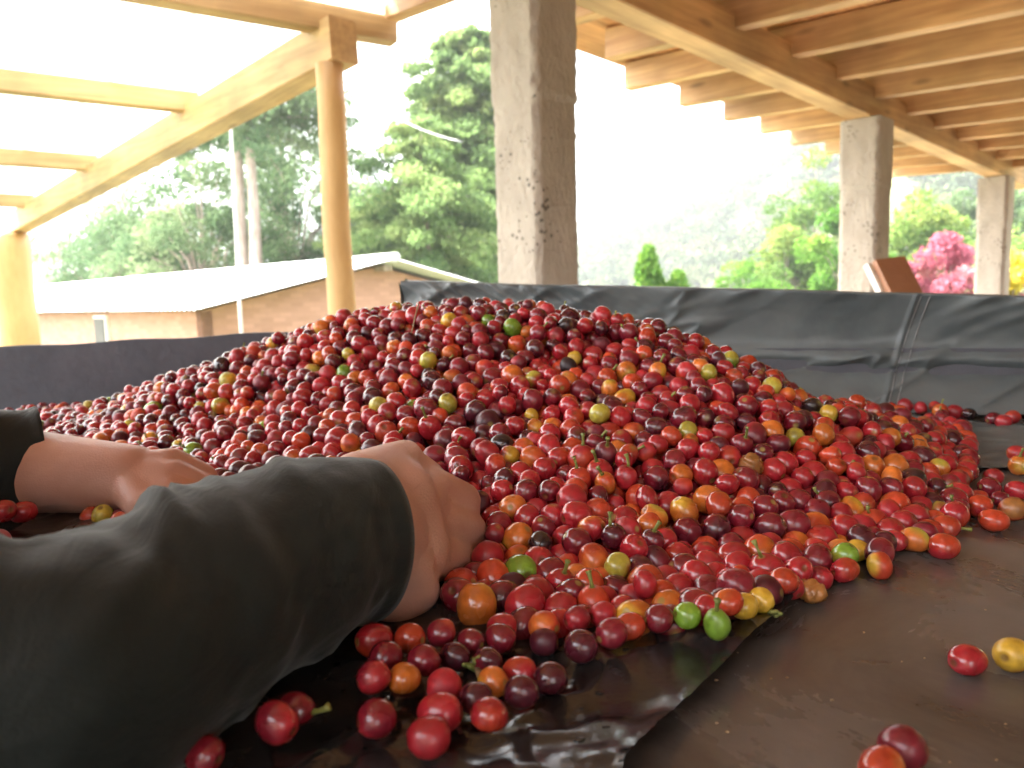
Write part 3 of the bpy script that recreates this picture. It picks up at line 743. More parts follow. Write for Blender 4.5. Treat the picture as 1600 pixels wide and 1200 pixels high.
def sheet(name, x0, x1, y0, y1, step, mat, poly, zf, parent):
    nx = int((x1-x0)/step)+1; ny = int((y1-y0)/step)+1
    X, Y = np.meshgrid(np.linspace(x0, x1, nx), np.linspace(y0, y1, ny)); Z = zf(X, Y)
    I = np.arange(nx*ny).reshape(ny, nx)
    Fq = np.stack([I[:-1, :-1].ravel(), I[:-1, 1:].ravel(), I[1:, 1:].ravel(), I[1:, :-1].ravel()], 1)
    cx = X.ravel()[Fq].mean(1); cy = Y.ravel()[Fq].mean(1); Fq = Fq[inpoly(cx, cy, poly)]
    used = np.unique(Fq); mp_ = np.full(nx*ny, -1); mp_[used] = np.arange(len(used))
    V = np.stack([X.ravel(), Y.ravel(), Z.ravel()], 1)[used]
    bx, by, bd = V[:, 0].copy(), V[:, 1].copy(), np.full(len(V), 9.)
    for i in range(len(poly)):                       # pull the rim onto the outline
        ax, ay = poly[i]; cx_, cy_ = poly[(i+1) % len(poly)]; vx, vy = cx_-ax, cy_-ay
        t = np.clip(((V[:, 0]-ax)*vx+(V[:, 1]-ay)*vy)/(vx*vx+vy*vy), 0, 1); qx, qy = ax+t*vx, ay+t*vy; d = np.hypot(V[:, 0]-qx, V[:, 1]-qy)
        m_ = d < bd; bd[m_] = d[m_]; bx[m_] = qx[m_]; by[m_] = qy[m_]
    m_ = bd < step*.75; V[m_, 0] = bx[m_]; V[m_, 1] = by[m_]
    return mesh(name, V, mp_[Fq], mat, parent, smooth=True)
sheet('bottom_sheet', -1.62, e1.x+.02, -.35, 1.36, .006, M_tarp, outline, lambda x, y: tarpz(x, y)-.004, bed)
# second plastic sheet lying on the left of the first: shiny, wrinkled, its edge runs under the heap
q0, q1, q2 = WZ(975, 1215), WZ(1110, 1075), WZ(1240, 955)
edge = [(q0.x-.02, q0.y-.10), (q0.x, q0.y), (q1.x, q1.y), (q2.x, q2.y), (.16, .52), (.2, .70), (-.3, .75), (-.40, .5), (-.40, -.2)]
def shz(x, y):
    d = polydist(x, y, edge)
    cr = .0028*crease(x*7-y*5, y*5+x*6, 21, 5) + .0016*crease(x*22+y*9, y*15-x*12, 31, 4) + .0012*(fbm(x*30, y*22, 41, 3)-.4) + .010*(fbm(x*14+y*6, y*13-x*5, 61, 2)-.32) + .0022*crease(x*30+y*9, y*20-x*14, 71, 4)*np.clip(1.2-np.abs(y-.28)*5, 0, 1)
    return tarpz(x, y) + .0014 + np.clip(cr+.001, 0, .02) + .0015*np.exp(-(d/.006)**2)
sheet('plastic_sheet', -.42, .35, -.2, .8, .003, M_tarp2, edge, shz, bed)
# a third piece at the back right, with its raised crumpled edge
f0, f1, f2, f3 = WZ(1455, 645), WZ(1620, 672), WZ(1660, 730), WZ(1480, 735)
pts3 = [(f0.x-.05, f0.y), (f1.x, f1.y), (f2.x+.05, f2.y-.02), (f3.x+.02, f3.y), (f3.x-.1, f3.y)]
sheet('overlapping_sheet', min(p[0] for p in pts3), max(p[0] for p in pts3), min(p[1] for p in pts3), max(p[1] for p in pts3), .004, M_wallt, pts3,
      lambda x, y: tarpz(x, y)-.0018+.003*crease(x*9, y*16, 51, 5)+.0015*np.exp(-(polydist(x, y, pts3)/.012)**2)*vnoise(x*20, y*20, 5), bed)
def surfz(x, y):
    x = np.atleast_1d(x); y = np.atleast_1d(y); return np.where(inpoly(x, y, edge), shz(x, y)-.0004, tarpz(x, y)-.0043)
# timber deck and legs under the plastic
V = [(x, y, -.012) for x, y in outline] + [(x, y, -.034) for x, y in outline]; k = len(outline)
mesh('deck', V, [tuple(range(k-1, -1, -1)), tuple(range(k, 2*k))] + [(i, (i+1) % k, (i+1) % k+k, i+k) for i in range(k)], M_wood, bed)
for x, y in ((-.42, -.28), (-1.5, 1.1), (-.2, 1.28), (e1.x-.1, e1.y-.05), (e1.x-.2, -.28)):
    v, f = bar((x, y, -.976), (x, y, -.036), .07, .07, upv=(0, 1, 0)); v = [Vector(p)+Vector((0, -.035, 0)) for p in v]; mesh('leg', v, f, M_wood, bed)
# left side board
bl, br_ = W(-420, 566, 1.17), W(640, 508, 1.27)
def sboard(a, b, z0, th=.02):
    d = Vector((b.x-a.x, b.y-a.y, 0)).normalized(); n = Vector((-d.y, d.x, 0))*th
    m_ = 40; V = []
    for off in (Vector((0, 0, 0)), n):
        for i in range(m_+1):
            t = i/m_; p_ = a.lerp(b, t) + off; zt = a.z + (b.z-a.z)*t + .0015*math.sin(i*.9)
            V += [Vector((p_.x, p_.y, z0)), Vector((p_.x, p_.y, zt))]
    Fc = []; o_ = 2*(m_+1)
    for i in range(m_):
        Fc += [(2*i, 2*i+2, 2*i+3, 2*i+1), (o_+2*i+1, o_+2*i+3, o_+2*i+2, o_+2*i), (2*i+1, 2*i+3, o_+2*i+3, o_+2*i+1)]
    Fc += [(0, 1, o_+1, o_), (2*m_, o_+2*m_, o_+2*m_+1, 2*m_+1)]
    return V, Fc
v, f = sboard(bl, br_, -.03); mesh('side_board', v, f, M_board, bed)
# tarp-covered back wall: cross-section swept along the wall, with folds
ns, nt_ = 420, 74
cum = [0]
for i in range(1, len(Ptop)): cum.append(cum[-1] + (Ptop[i]-Ptop[i-1]).length)
V = np.zeros((nt_, ns, 3)); ss = np.linspace(0, cum[-1], ns)
topx = np.interp(ss, cum, [p.x for p in Ptop]); topy = np.interp(ss, cum, [p.y for p in Ptop]); topz = np.interp(ss, cum, [p.z for p in Ptop])
topz = topz + .0022*(fbm(ss*9, ss*0, 61, 3)-.45)
for j in range(nt_):
    t = j/(nt_-1)
    # t 0: behind the wall, .12: over the rim, .16..1 down to the bed
    if t < .12: back = .035; dz = -.05*(1-t/.12) - .004
    elif t < .2: q = (t-.12)/.08; back = .035*math.cos(q*math.pi/2); dz = -.004 + .004*math.sin(q*math.pi)
    else: back = 0; dz = None
    if dz is not None:
        z = topz + dz; off = np.full(ns, back)
    else:
        q = (t-.2)/.8
        z = topz*(1-q) + .001*q
        belly = .030*np.sin(q*math.pi)**1.2 - .012*math.exp(-((q-.55)/.07)**2) + .012*math.exp(-((q-.66)/.05)**2)
        flare = -.022*max(0, (q-.62)/.38)**1.6
        off = np.full(ns, 0.) + flare*(.7+.6*vnoise(ss*5, ss*0, 71)) + belly*(.35+.6*fbm(ss*3.5, ss*0+q*.6, 72, 2)) - .008*q
    tt = np.full(ns, t)
    wr = (.010*crease(ss*9+tt*2.5, tt*2.2+ss*1.5, 81, 5) + .004*(fbm(ss*18, tt*6, 83, 3)-.45))*min(1, max(0, (t-.1)*8))*(1 if t < .9 else (1-t)*10)
    strong = np.exp(-((ss-.16)/.16)**2)*.012*crease(ss*26-tt*8, tt*3, 91, 3)*(t < .6)*min(1, max(0, (t-.14)*10))
    seam = .004*np.exp(-((ss-(.74-.05*t))/.0025)**2)
    off = off - wr - strong - seam*(t > .1)
    V[j, :, 0] = topx + wn.x*off; V[j, :, 1] = topy + wn.y*off; V[j, :, 2] = np.maximum(z, tarpz(topx, topy)+.001)
WALL = V.copy(); I = np.arange(nt_*ns).reshape(nt_, ns)
mesh('tarp_wall', V.reshape(-1, 3), np.stack([I[:-1, :-1].ravel(), I[:-1, 1:].ravel(), I[1:, 1:].ravel(), I[1:, :-1].ravel()], 1), M_wallt, bed, smooth=True)
# board inside the tarp wall and end flap of the tarp
v, f = bar(lvl(Ptop[0], -.02)+wn*.02+wdir*.004, lvl(Ptop[-1], -.02)+wn*.02, .018, .1); mesh('back_board', v, f, M_board, bed)
cpts = []
for i in range(12):
    q = i/11; cpts.append([Ptop[0] + wdir*(-.004+.003*math.sin(q*9)) + wn*(.05*(s_)-.004) + Vector((0, 0, -.003-.17*q - .006*math.sin(s_*9+q*4))) for s_ in [k/8 for k in range(9)]])
V = np.array([[tuple(p) for p in row] for row in cpts]).reshape(-1, 3); I = np.arange(108).reshape(12, 9)
mesh('tarp_end_flap', V, np.stack([I[:-1, :-1].ravel(), I[:-1, 1:].ravel(), I[1:, 1:].ravel(), I[1:, :-1].ravel()], 1), M_wallt, bed, smooth=True)
# two thin tie wires lying over the tarp wall
for dx in (0, .010):
    pts = []
    for j in range(8, 70):
        kf = (.745 + dx - .05*j/(nt_-1))/cum[-1]*(ns-1); k_ = int(kf); q = WALL[j, k_]*(1-kf+k_) + WALL[j, k_+1]*(kf-k_); pts.append(Vector((q[0]-wn.x*.001, q[1]-wn.y*.001, q[2]+.0005)))
    for _ in range(3): pts = [pts[0]] + [(pts[i-1]+pts[i]+pts[i+1])/3 for i in range(1, len(pts)-1)] + [pts[-1]]
    v, f = tube(pts, .0007, 6); mesh('tie_wire', v, f, M_wire, bed, smooth=True)

# ================================================================== PERSON: arms and jacket
# joints
H1w = W(585, 835, .388)                                  # wrist of the near hand
near = [W(585, 838, .388), W(500, 848, .362), W(300, 948, .292), W(100, 1062, .238)]
near_el = Vector((-.30, .10, .052)); near_sh = Vector((-.52, -.02, .40))
H2w = W(175, 745, .60); far = [H2w, W(40, 737, .603)]
far_el = Vector((-.60, .50, .10)); far_sh = Vector((-.66, .32, .40))
chest = Vector((-.72, .14, .30))
caps = []                                                # (a, b, ra, rb)
def cap(a, b, ra, rb): caps.append((Vector(a), Vector(b), ra, rb))
# near arm
cap(near[0], near[1], .027, .027); cap(near[1], near[2], .027, .029); cap(near[2], near[3], .029, .031)
cap(near[3], near_el, .031, .036); cap(near_el, near_sh, .036, .050)
# near hand: back of the hand towards the lens, knuckles up and away, fingers bent down into the heap
kn = [W(632, 722, .432), W(676, 762, .440), W(684, 818, .432), W(676, 872, .418)]       # little .. index
kr = [.0108, .0120, .0128, .0132]
for kp, rr_ in zip(kn, kr):
    cap(near[0] + (kp-near[0])*.12, kp, .021, rr_)
cap(W(618, 780, .409), W(638, 860, .408), .0225, .0225)
for kp, rr_ in zip(kn, kr): cap(near[0] + (kp-near[0])*.35, near[0] + (kp-near[0])*.8, .020, .0145)
cap(W(560, 760, .388), W(632, 716, .432), .018, .011)
cap(W(596, 812, .398), W(650, 800, .425), .0245, .019)
fdir = [Vector((.35, .75, -.45)), Vector((.45, .80, -.42)), Vector((.42, .85, -.38)), Vector((.35, .85, -.36))]
for kp, rr_, fd, ln in zip(kn, kr, fdir, (.9, 1.05, 1.12, 1.0)):
    fd = fd.normalized(); p1 = kp + fd*.034*ln; d2 = (fd + Vector((-.5, .1, -.9))).normalized(); p2 = p1 + d2*.022*ln
    d3 = (d2 + Vector((-.7, -.2, -.5))).normalized(); p3 = p2 + d3*.017*ln
    for q in (p1, p2, p3): q.z = max(q.z, .009)
    cap(kp, p1, rr_*1.0, rr_*.86); cap(p1, p2, rr_*.86, rr_*.78); cap(p2, p3, rr_*.78, rr_*.66)
# thumb on the table side
th = [W(632, 885, .390), W(652, 922, .392), W(622, 944, .384), W(594, 947, .374)]
cap(near[0] + (th[0]-near[0])*.3, th[0], .019, .016); cap(th[0], th[1], .016, .012); cap(th[1], th[2], .012, .0105); cap(th[2], th[3], .0105, .007)
# far arm
far_w = W(205, 748, .585)
cap(far_w, far[1], .026, .033); cap(far[1], far_el, .033, .042); cap(far_el, far_sh, .042, .055)
k2 = [W(268, 722, .585), W(272, 742, .572), W(268, 765, .560), W(255, 788, .55)]
for kp, rr_ in zip(k2, (.0115, .0115, .011, .010)):
    cap(far_w + (kp-far_w)*.05, kp, .021, rr_)
    fd = Vector((.78, .10, -.42)).normalized(); p1 = kp + fd*.026; p2 = p1 + Vector((.35, .05, -.9)).normalized()*.018; p3 = p2 + Vector((-.1, -.1, -1)).normalized()*.012
    for q in (p1, p2, p3): q.z = max(q.z, .010)
    cap(kp, p1, rr_, rr_*.85); cap(p1, p2, rr_*.85, rr_*.78); cap(p2, p3, rr_*.75, rr_*.65)
t0 = W(225, 790, .55); cap(far_w, t0, .02, .013); cap(t0, W(285, 800, .54), .013, .010)
obst = list(caps)
cap(near_sh, chest, .055, .10); cap(far_sh, chest, .055, .10); cap(chest, chest - Vector((.06, .02, .45)), .11, .12)
def capsule_mesh(a, b, ra, rb, n=20):
    d = (b-a); L_ = max(d.length, 1e-5); d = d/L_; ref = Vector((0, 0, 1)) if abs(d.z) < .9 else Vector((1, 0, 0))
    s = d.cross(ref).normalized(); u = s.cross(d); rings = []
    for k in range(6): t = math.pi/2*(1 - k/5); rings.append((-ra*math.sin(t), ra*math.cos(t)))
    for k in range(6): t = math.pi/2*k/5; rings.append((L_+rb*math.sin(t), rb*math.cos(t)))
    V = [a + d*z + s*(max(r_, 1e-5)*math.cos(2*math.pi*i/n)) + u*(max(r_, 1e-5)*math.sin(2*math.pi*i/n)) for z, r_ in rings for i in range(n)]
    Fc = [(j*n+i, j*n+(i+1) % n, (j+1)*n+(i+1) % n, (j+1)*n+i) for j in range(11) for i in range(n)]
    return V, Fc
person = empty('person', lvl(chest, -.98), 'person in a dark jacket reaching both bare hands into the coffee cherries', 'person')
v, f = merge([capsule_mesh(*c) for c in caps])
bo = mesh('body', v, f, M_skin, person, smooth=True)
md = bo.modifiers.new('r', 'REMESH'); md.mode = 'VOXEL'; md.voxel_size = .0021; md.use_smooth_shade = True
md = bo.modifiers.new('s', 'SMOOTH'); md.factor = .5; md.iterations = 11
dg = bpy.context.evaluated_depsgraph_get(); me = bpy.data.meshes.new_from_object(bo.evaluated_get(dg)); bo.modifiers.clear()
bo.data = me; me.materials.clear(); me.materials.append(M_skin); me.polygons.foreach_set('use_smooth', [True]*len(me.polygons))

def sleeve(name, pts, rads, folds, seed, opening, nth=96, nss=200, amp=1.0):
    pts = [np.array(p) for p in pts]; cl = [0]
    for i in range(1, len(pts)): cl.append(cl[-1] + np.linalg.norm(pts[i]-pts[i-1]))
    s = np.linspace(0, cl[-1], nss); cs = np.array(cl)
    C = np.stack([np.interp(s, cs, [p[i] for p in pts]) for i in range(3)], 1)
    k = 9; ker = np.ones(k)/k
    Cp = np.pad(C, ((k//2, k//2), (0, 0)), 'reflect', reflect_type='odd'); C = np.stack([np.convolve(Cp[:, i], ker, 'valid') for i in range(3)], 1)
    R_ = np.interp(s, cs, rads)
    T = np.gradient(C, axis=0); T /= np.linalg.norm(T, axis=1, keepdims=True)
    Sd = np.cross(T, np.array([0, 0, 1.])); Sd /= np.linalg.norm(Sd, axis=1, keepdims=True); Up = np.cross(Sd, T)
    th_ = np.linspace(0, 2*np.pi, nth, endpoint=False)
    SS, TH = np.meshgrid(s, th_, indexing='ij')
    rad = R_[:, None]*np.ones_like(TH)
    cx, cy = np.cos(TH), np.sin(TH)
    fold = np.zeros_like(TH)
    for (s0_, wdt, slant, a_, th0, thw) in folds:
        dt = np.angle(np.exp(1j*(TH-th0)))
        fold += 1.45*a_*np.exp(-((SS - s0_ - slant*dt)/wdt)**2)*np.exp(-(dt/thw)**2)
    fold += amp*.0022*(fbm(SS*38+TH*0, cx*1.3+5, seed, 3)-.45)*2 + amp*.0025*crease(SS*22+cx*1.4, cy*1.1+SS*9+4, seed+4, 3)*np.clip(SS/.03, 0, 1)
    rad = rad + fold
    P_ = C[:, None, :] + Sd[:, None, :]*(rad*cx)[..., None] + Up[:, None, :]*(rad*cy)[..., None]
    # inner lining: rings folded back inside the cuff
    rings = []
    for q, dr in ((.0, -.0016), (.004, -.0022), (.02, -.003), (.035, -.004)):
        i = min(nss-1, int(q/cl[-1]*nss)); rings.append(C[i] + Sd[i]*((rad[i]+dr)*np.cos(th_))[:, None] + Up[i]*((rad[i]+dr)*np.sin(th_))[:, None])
    allr = np.concatenate([np.array(rings[::-1]), P_], 0)
    allr[..., 2] = np.maximum(allr[..., 2], .003)
    n1 = allr.shape[0]; I = np.arange(n1*nth).reshape(n1, nth); J = np.roll(I, -1, 1)
    return mesh(name, allr.reshape(-1, 3), np.stack([I[:-1].ravel(), J[:-1].ravel(), J[1:].ravel(), I[1:].ravel()], 1), M_jacket, person, smooth=True)
# folds: (position along sleeve, width, slant, amplitude, angle, angular width) ; angle 90 deg = top, 180 = towards the lens side is resolved below
hp = math.pi/2
cuff1 = W(567, 842, .380)
fl = [(.100, .014, .012, .0018, hp+.25, .9), (.136, .010, .014, -.0026, hp+.2, .9), (.014, .0012, 0, -.0007, 0, 30), (.098, .005, .024, .0035, hp-.5, .8), (.075, .004, .03, .003, hp-.9, .9), (.088, .004, .02, -.003, hp-.7, .8),
      (.055, .005, .03, .0028, hp-.9, 1.0), (.03, .006, .03, .002, hp-.5, .9), (.186, .010, .02, .005, hp+.2, .9), (.205, .006, .02, -.004, hp, .9), (.172, .005, .03, .004, hp-.7, .9), (.23, .008, .03, .004, hp-.3, 1.2)]
sleeve('sleeve', [cuff1, near[1], near[2], near[3], near_el, near_sh], [.0392, .0405, .0415, .042, .046, .07], fl, 3, 0, amp=1.05)
cuff2 = W(60, 727, .616)
sleeve('sleeve', [cuff2, W(0, 733, .600), W(-120, 742, .575), far_el, far_sh], [.043, .044, .046, .052, .07], [(.0, .006, 0, .003, hp, 3.0), (.05, .01, .01, .004, hp, 1.5)], 8, 0)
sleeve('torso', [near_sh + Vector((-.03, .0, .05)), chest + Vector((-.02, 0, 0)), chest - Vector((.06, .02, .45)), chest - Vector((.06, .02, .62))], [.10, .17, .17, .18], [], 12, 0, nth=48, nss=60)
sleeve('torso', [far_sh + Vector((-.03, .02, .05)), chest + Vector((-.02, 0.02, 0)), chest - Vector((.065, .02, .45)), chest - Vector((.065, .02, .62))], [.10, .165, .165, .175], [], 13, 0, nth=48, nss=60)
obst += [(Vector(cuff1), near[1], .041, .043), (near[1], near[2], .043, .044), (near[2], near[3], .044, .045), (Vector(cuff2), W(-120, 742, .575), .044, .048)]

# ================================================================== COFFEE CHERRIES
R0 = .0084
RED, DRED, MAR, ORR, ORA, YEL, YG, GRN, BLK, BRN = (
    (.36, .017, .026), (.19, .011, .022), (.075, .009, .018), (.46, .05, .02), (.56, .15, .025), (.62, .38, .04), (.42, .36, .05), (.17, .30, .03), (.025, .012, .014), (.36, .15, .04))
CN = {'red': RED, 'dark red': DRED, 'maroon': MAR, 'orange-red': ORR, 'orange': ORA, 'yellow': YEL, 'yellow-green': YG, 'green': GRN, 'black': BLK, 'brown': BRN}
heroes = [  # px, py, diameter px, colour, tip colour, aspect, stem, label
 (585,1015,57,'red','orange-red',1.1,0,'bright red cherry at the upper left end of the spilled front cluster'),
 (641,1011,49,'orange-red','orange',1.05,0,'orange-red cherry second from the hand side in the top row of the front cluster'),
 (690,1004,44,'dark red','orange-red',1.1,0,'dark red cherry third from the hand side in the top row of the front cluster'),
 (736,1012,43,'dark red','maroon',1.1,0,'dark red cherry fourth in the top row of the front cluster'),
 (785,985,48,'red','orange-red',1.1,0,'red cherry just above the yellow-tipped cherry of the front cluster'),
 (782,1004,50,'dark red','yellow-green',1.1,0,'red cherry with a yellow-green end at the top of the front cluster'),
 (603,1045,52,'dark red','dark red',1.1,0,'dark red cherry directly below the bright red end cherry of the front cluster'),
 (662,1047,52,'dark red','dark red',1.08,0,'dark red cherry in the middle of the second row of the front cluster'),
 (711,1033,43,'maroon','dark red',1.15,0,'small maroon cherry with a bright highlight in the front cluster'),
 (762,1040,38,'maroon','dark red',1.1,0,'small maroon cherry behind the dry flower stalk in the front cluster'),
 (812,1050,54,'orange-red','red',1.2,0,'orange-red oval cherry at the right side of the front cluster'),
 (860,1062,54,'maroon','maroon',1.15,0,'maroon cherry at the far right end of the front cluster'),
 (770,1070,46,'orange','yellow',1.1,0,'yellow-orange cherry beside the dry flower stalk'),
 (585,1083,50,'red','dark red',1.15,0,'red cherry at the left edge in the third row of the front cluster'),
 (632,1077,50,'orange','yellow',1.1,0,'orange cherry with a yellow patch in the front cluster'),
 (694,1082,54,'red','red',1.1,0,'smooth red cherry just above the largest one in the front cluster'),
 (744,1098,52,'maroon','dark red',1.1,0,'maroon cherry under the dry flower stalk'),
 (815,1096,46,'maroon','maroon',1.15,0,'maroon oval cherry below the orange-red one of the front cluster'),
 (688,1122,70,'red','red',1.2,0,'largest bright red cherry in the middle of the front cluster'),
 (589,1135,60,'dark red','red',1.05,0,'lowest dark red cherry at the left of the front cluster'),
 (765,1135,56,'red','orange-red',1.15,0,'red cherry at the lower right of the front cluster'),
 (671,1166,68,'red','orange-red',1.15,0,'bright red cherry at the very bottom of the front cluster'),
 (463,1124,58,'dark red','maroon',1.2,1,'dark red stray cherry with a short stem beside the sleeve'),
 (435,1158,66,'red','dark red',1.1,0,'red stray cherry in front of the stemmed one beside the sleeve'),
 (322,1206,58,'dark red','red',1.1,0,'stray dark red cherry cut by the bottom edge near the sleeve'),
 (6,812,38,'red','red',1.1,0,'red cherry at the picture edge under the far forearm'),
 (38,808,38,'red','red',1.15,0,'bright red cherry between the two sleeves'),
 (-2,850,38,'red','maroon',1.15,0,'lowest red cherry at the picture edge between the two sleeves'),
 (908,1014,54,'maroon','dark red',1.08,0,'large maroon cherry at the front toe of the heap'),
 (850,1004,46,'maroon','maroon',1.1,0,'maroon cherry left of the large maroon one at the front toe'),
 (850,984,50,'orange-red','orange',1.1,0,'orange cherry behind the maroon one at the front toe'),
 (956,1002,50,'dark red','dark red',1.15,0,'dark red oval cherry right of the large maroon one at the front toe'),
 (984,988,48,'orange-red','orange-red',1.2,0,'orange-red oval cherry in the front row of the heap'),
 (1030,979,46,'dark red','dark red',1.05,0,'dark red cherry just left of the round green one'),
 (942,970,40,'red','dark red',1.1,0,'red cherry in the second row above the front toe'),
 (902,978,40,'dark red','red',1.1,0,'dark red cherry behind the large maroon front one'),
 (1074,977,43,'green','green',1.05,0,'round bright green cherry in the front row of the heap'),
 (1120,990,37,'green','green',1.25,1,'slim green cherry with its stem pointing up at the front edge'),
 (1162,983,48,'yellow','orange-red',1.15,0,'yellow cherry with red flush at the front edge'),
 (1189,967,42,'yellow','yellow',1.1,2,'pale yellow cherry with a crusty tip at the front edge'),
 (1138,960,45,'orange-red','orange',1.15,0,'orange-red cherry behind the slim green one'),
 (1102,965,34,'red','orange-red',1.1,0,'small red cherry between the two green ones'),
 (1224,938,48,'orange-red','dark red',1.1,0,'orange-red cherry left of the wrinkled brown one'),
 (1268,924,44,'brown','yellow',1.1,0,'wrinkled brown and yellow cherry at the front right edge'),
 (1150,924,58,'dark red','red',1.2,0,'large glossy dark red cherry above the yellow pair'),
 (1008,931,42,'red','red',1.2,0,'upright bright red oval cherry above the front row'),
 (1280,903,42,'red','dark red',1.1,0,'red cherry above the wrinkled brown one'),
 (1320,891,47,'red','orange-red',1.25,0,'red oval cherry lying at the right edge of the heap'),
 (1374,886,44,'orange-red','yellow',1.25,0,'orange cherry with yellow end standing at the right edge'),
 (1376,864,34,'orange-red','red',1.1,0,'small orange cherry behind the standing orange one'),
 (1340,860,36,'yellow','yellow',1.05,0,'round yellow cherry near the right edge of the heap'),
 (1311,851,35,'orange','yellow',1.1,0,'orange-yellow cherry left of the round yellow one'),
 (1428,842,46,'orange','yellow-green',1.15,0,'orange and olive cherry in the right corner group'),
 (1474,852,49,'orange-red','red',1.15,0,'glossy orange-red cherry at the outer tip of the right corner group'),
 (1452,828,40,'orange-red','red',1.1,0,'orange-red cherry behind the olive one in the right corner group'),
 (1478,822,42,'orange-red','red',1.15,1,'orange-red cherry with a side stem in the right corner group'),
 (1512,1029,62,'red','red',1.3,0,'red oval stray cherry alone on the brown tarp, touching a yellow one'),
 (1582,1023,60,'yellow','orange-red',1.1,0,'yellow and red stray cherry at the right picture edge'),
 (1410,1170,74,'dark red','red',1.05,0,'dark red stray cherry at the bottom right of the tarp'),
 (1376,1200,76,'orange-red','orange',1.2,0,'orange-red stray cherry cut by the bottom edge'),
 (1553,812,44,'orange-red','red',1.3,0,'front orange-red cherry of the loose group right of the heap'),
 (1530,790,42,'orange-red','red',1.2,0,'orange-red cherry behind the front one of the loose right group'),
 (1583,794,42,'orange-red','brown',1.15,0,'rough orange-red cherry right in the loose right group'),
 (1546,762,38,'dark red','dark red',1.3,0,'flat dark red cherry at the back of the loose right group'),
 (1526,778,32,'dark red','orange-red',1.25,0,'small dark red cherry at the left end of the loose right group'),
 (1562,778,30,'dark red','maroon',1.3,0,'dark red cherry in the middle of the loose right group'),
 (1588,766,34,'red','dark red',1.1,0,'red cherry at the right of the loose right group'),
 (1552,745,30,'red','red',1.2,0,'red cherry leaning on the back of the loose right group'),
 (1592,728,32,'orange','yellow-green',1.1,1,'yellow-green topped cherry with stem at the right picture edge'),
 (1588,708,28,'red','orange-red',1.1,0,'small red cherry above the yellow-green topped one'),
 (1509,684,30,'orange-red','orange',1.2,0,'orange-red cherry resting on the outer right edge of the heap'),
 (1503,668,28,'red','orange-red',1.2,0,'red cherry behind the orange-red one on the outer right edge'),
 (1468,642,24,'maroon','dark red',1.1,0,'maroon cherry left of the bright red one at the tarp wall'),
 (1491,644,25,'red','red',1.1,0,'bright red cherry lying at the foot of the tarp wall'),
 (1514,647,22,'black','maroon',1.1,0,'nearly black cherry at the foot of the tarp wall'),
 (1552,652,24,'dark red','maroon',1.1,0,'dark red cherry in the group of three at the tarp wall'),
 (1568,659,25,'red','red',1.1,0,'bright red cherry in the group of three at the tarp wall'),
 (1582,652,23,'orange-red','red',1.1,0,'orange-red cherry in the group of three at the tarp wall'),
]
pos = []; rad = []; fixed = []
for (px, py, dia, c, c2, asp, st, lab) in heroes:
    r_ = R0
    for _ in range(4):
        p_ = WZ(px, py, r_); d_h = (p_-CP).dot(fw); r_ = min(.0092, max(.0062, dia/2*d_h/F/(1+(asp-1)*.4)))
    for _ in range(6): p_ = WZ(px, py, r_*.98 + float(surfz(p_.x, p_.y)[0]))
    pos.append(tuple(p_)); rad.append(r_); fixed.append(True)
nh = len(pos)
# heap surface through control points (pixel, pixel, distance)
ctl = [(200,600,1.0),(300,570,.96),(400,530,.92),(520,487,.885),(640,468,.865),(740,462,.85),(860,467,.84),(1000,488,.80),(1100,520,.76),(1200,573,.73),(1300,615,.73),(1400,634,.74),
       (900,640,.60),(700,600,.66),(500,600,.75),(300,650,.80),(1100,650,.58),(1300,720,.55),(1450,725,.57),(1100,800,.47),(900,800,.46),(1300,830,.46),(750,700,.55),(800,550,.72),(950,560,.70),
       (150,640,.95),(400,700,.66),(760,800,.465),(600,680,.60),(720,860,.43)]
cp = [tuple(W(*c)) for c in ctl]
for i in range(12):                                        # the far flank falls away behind the crest
    x, y, z = cp[i]; cp.append((x*1.14, y*1.14+.02, z-.055))
toe = [(700,960),(760,985),(830,1008),(905,1030),(1000,1002),(1110,1000),(1200,975),(1268,930),(1330,895),(1385,890),(1410,868),(1470,862),(1500,800),(1510,730),(1520,685),(1480,655),(1440,638)]
toew = [WZ(x, y, .0) for x, y in toe]
outw = [(p.x, p.y) for p in toew] + [(.50, .98), (.30, 1.10), (.05, 1.18), (-.25, 1.22), (-.62, 1.20), (-.78, 1.12), (-.72, .86), (-.56, .66), (-.36, .58), (-.20, .50), (-.10, .42)]
for p in outw: cp.append((p[0], p[1], .012))
cp = np.array(cp)
def tps(r): return np.where(r > 1e-9, r*r*np.log(np.maximum(r, 1e-9)), 0)
n_ = len(cp); K = tps(np.hypot(cp[:, 0][:, None]-cp[:, 0], cp[:, 1][:, None]-cp[:, 1])) + np.eye(n_)*2e-4
Pm = np.concatenate([np.ones((n_, 1)), cp[:, :2]], 1); Aa = np.block([[K, Pm], [Pm.T, np.zeros((3, 3))]])
wts = np.linalg.solve(Aa, np.concatenate([cp[:, 2], np.zeros(3)]))
def Hf(x, y):
    h = np.zeros(x.shape)
    for i in range(n_): h = h + wts[i]*tps(np.hypot(x-cp[i, 0], y-cp[i, 1]))
    h = h + wts[n_] + wts[n_+1]*x + wts[n_+2]*y
    e = polydist(x, y, outw)
    return np.minimum(h, .0165 + e*1.15)
gx = np.linspace(-.85, .60, 291); gy = np.linspace(.30, 1.26, 193)
GX, GY = np.meshgrid(gx, gy); GH = Hf(GX, GY); GH = GH + .017*(fbm(GX*30, GY*30, 101, 2)/.75-.5)*np.clip(GH/.03, 0, 1)
GI = inpoly(GX, GY, outw)
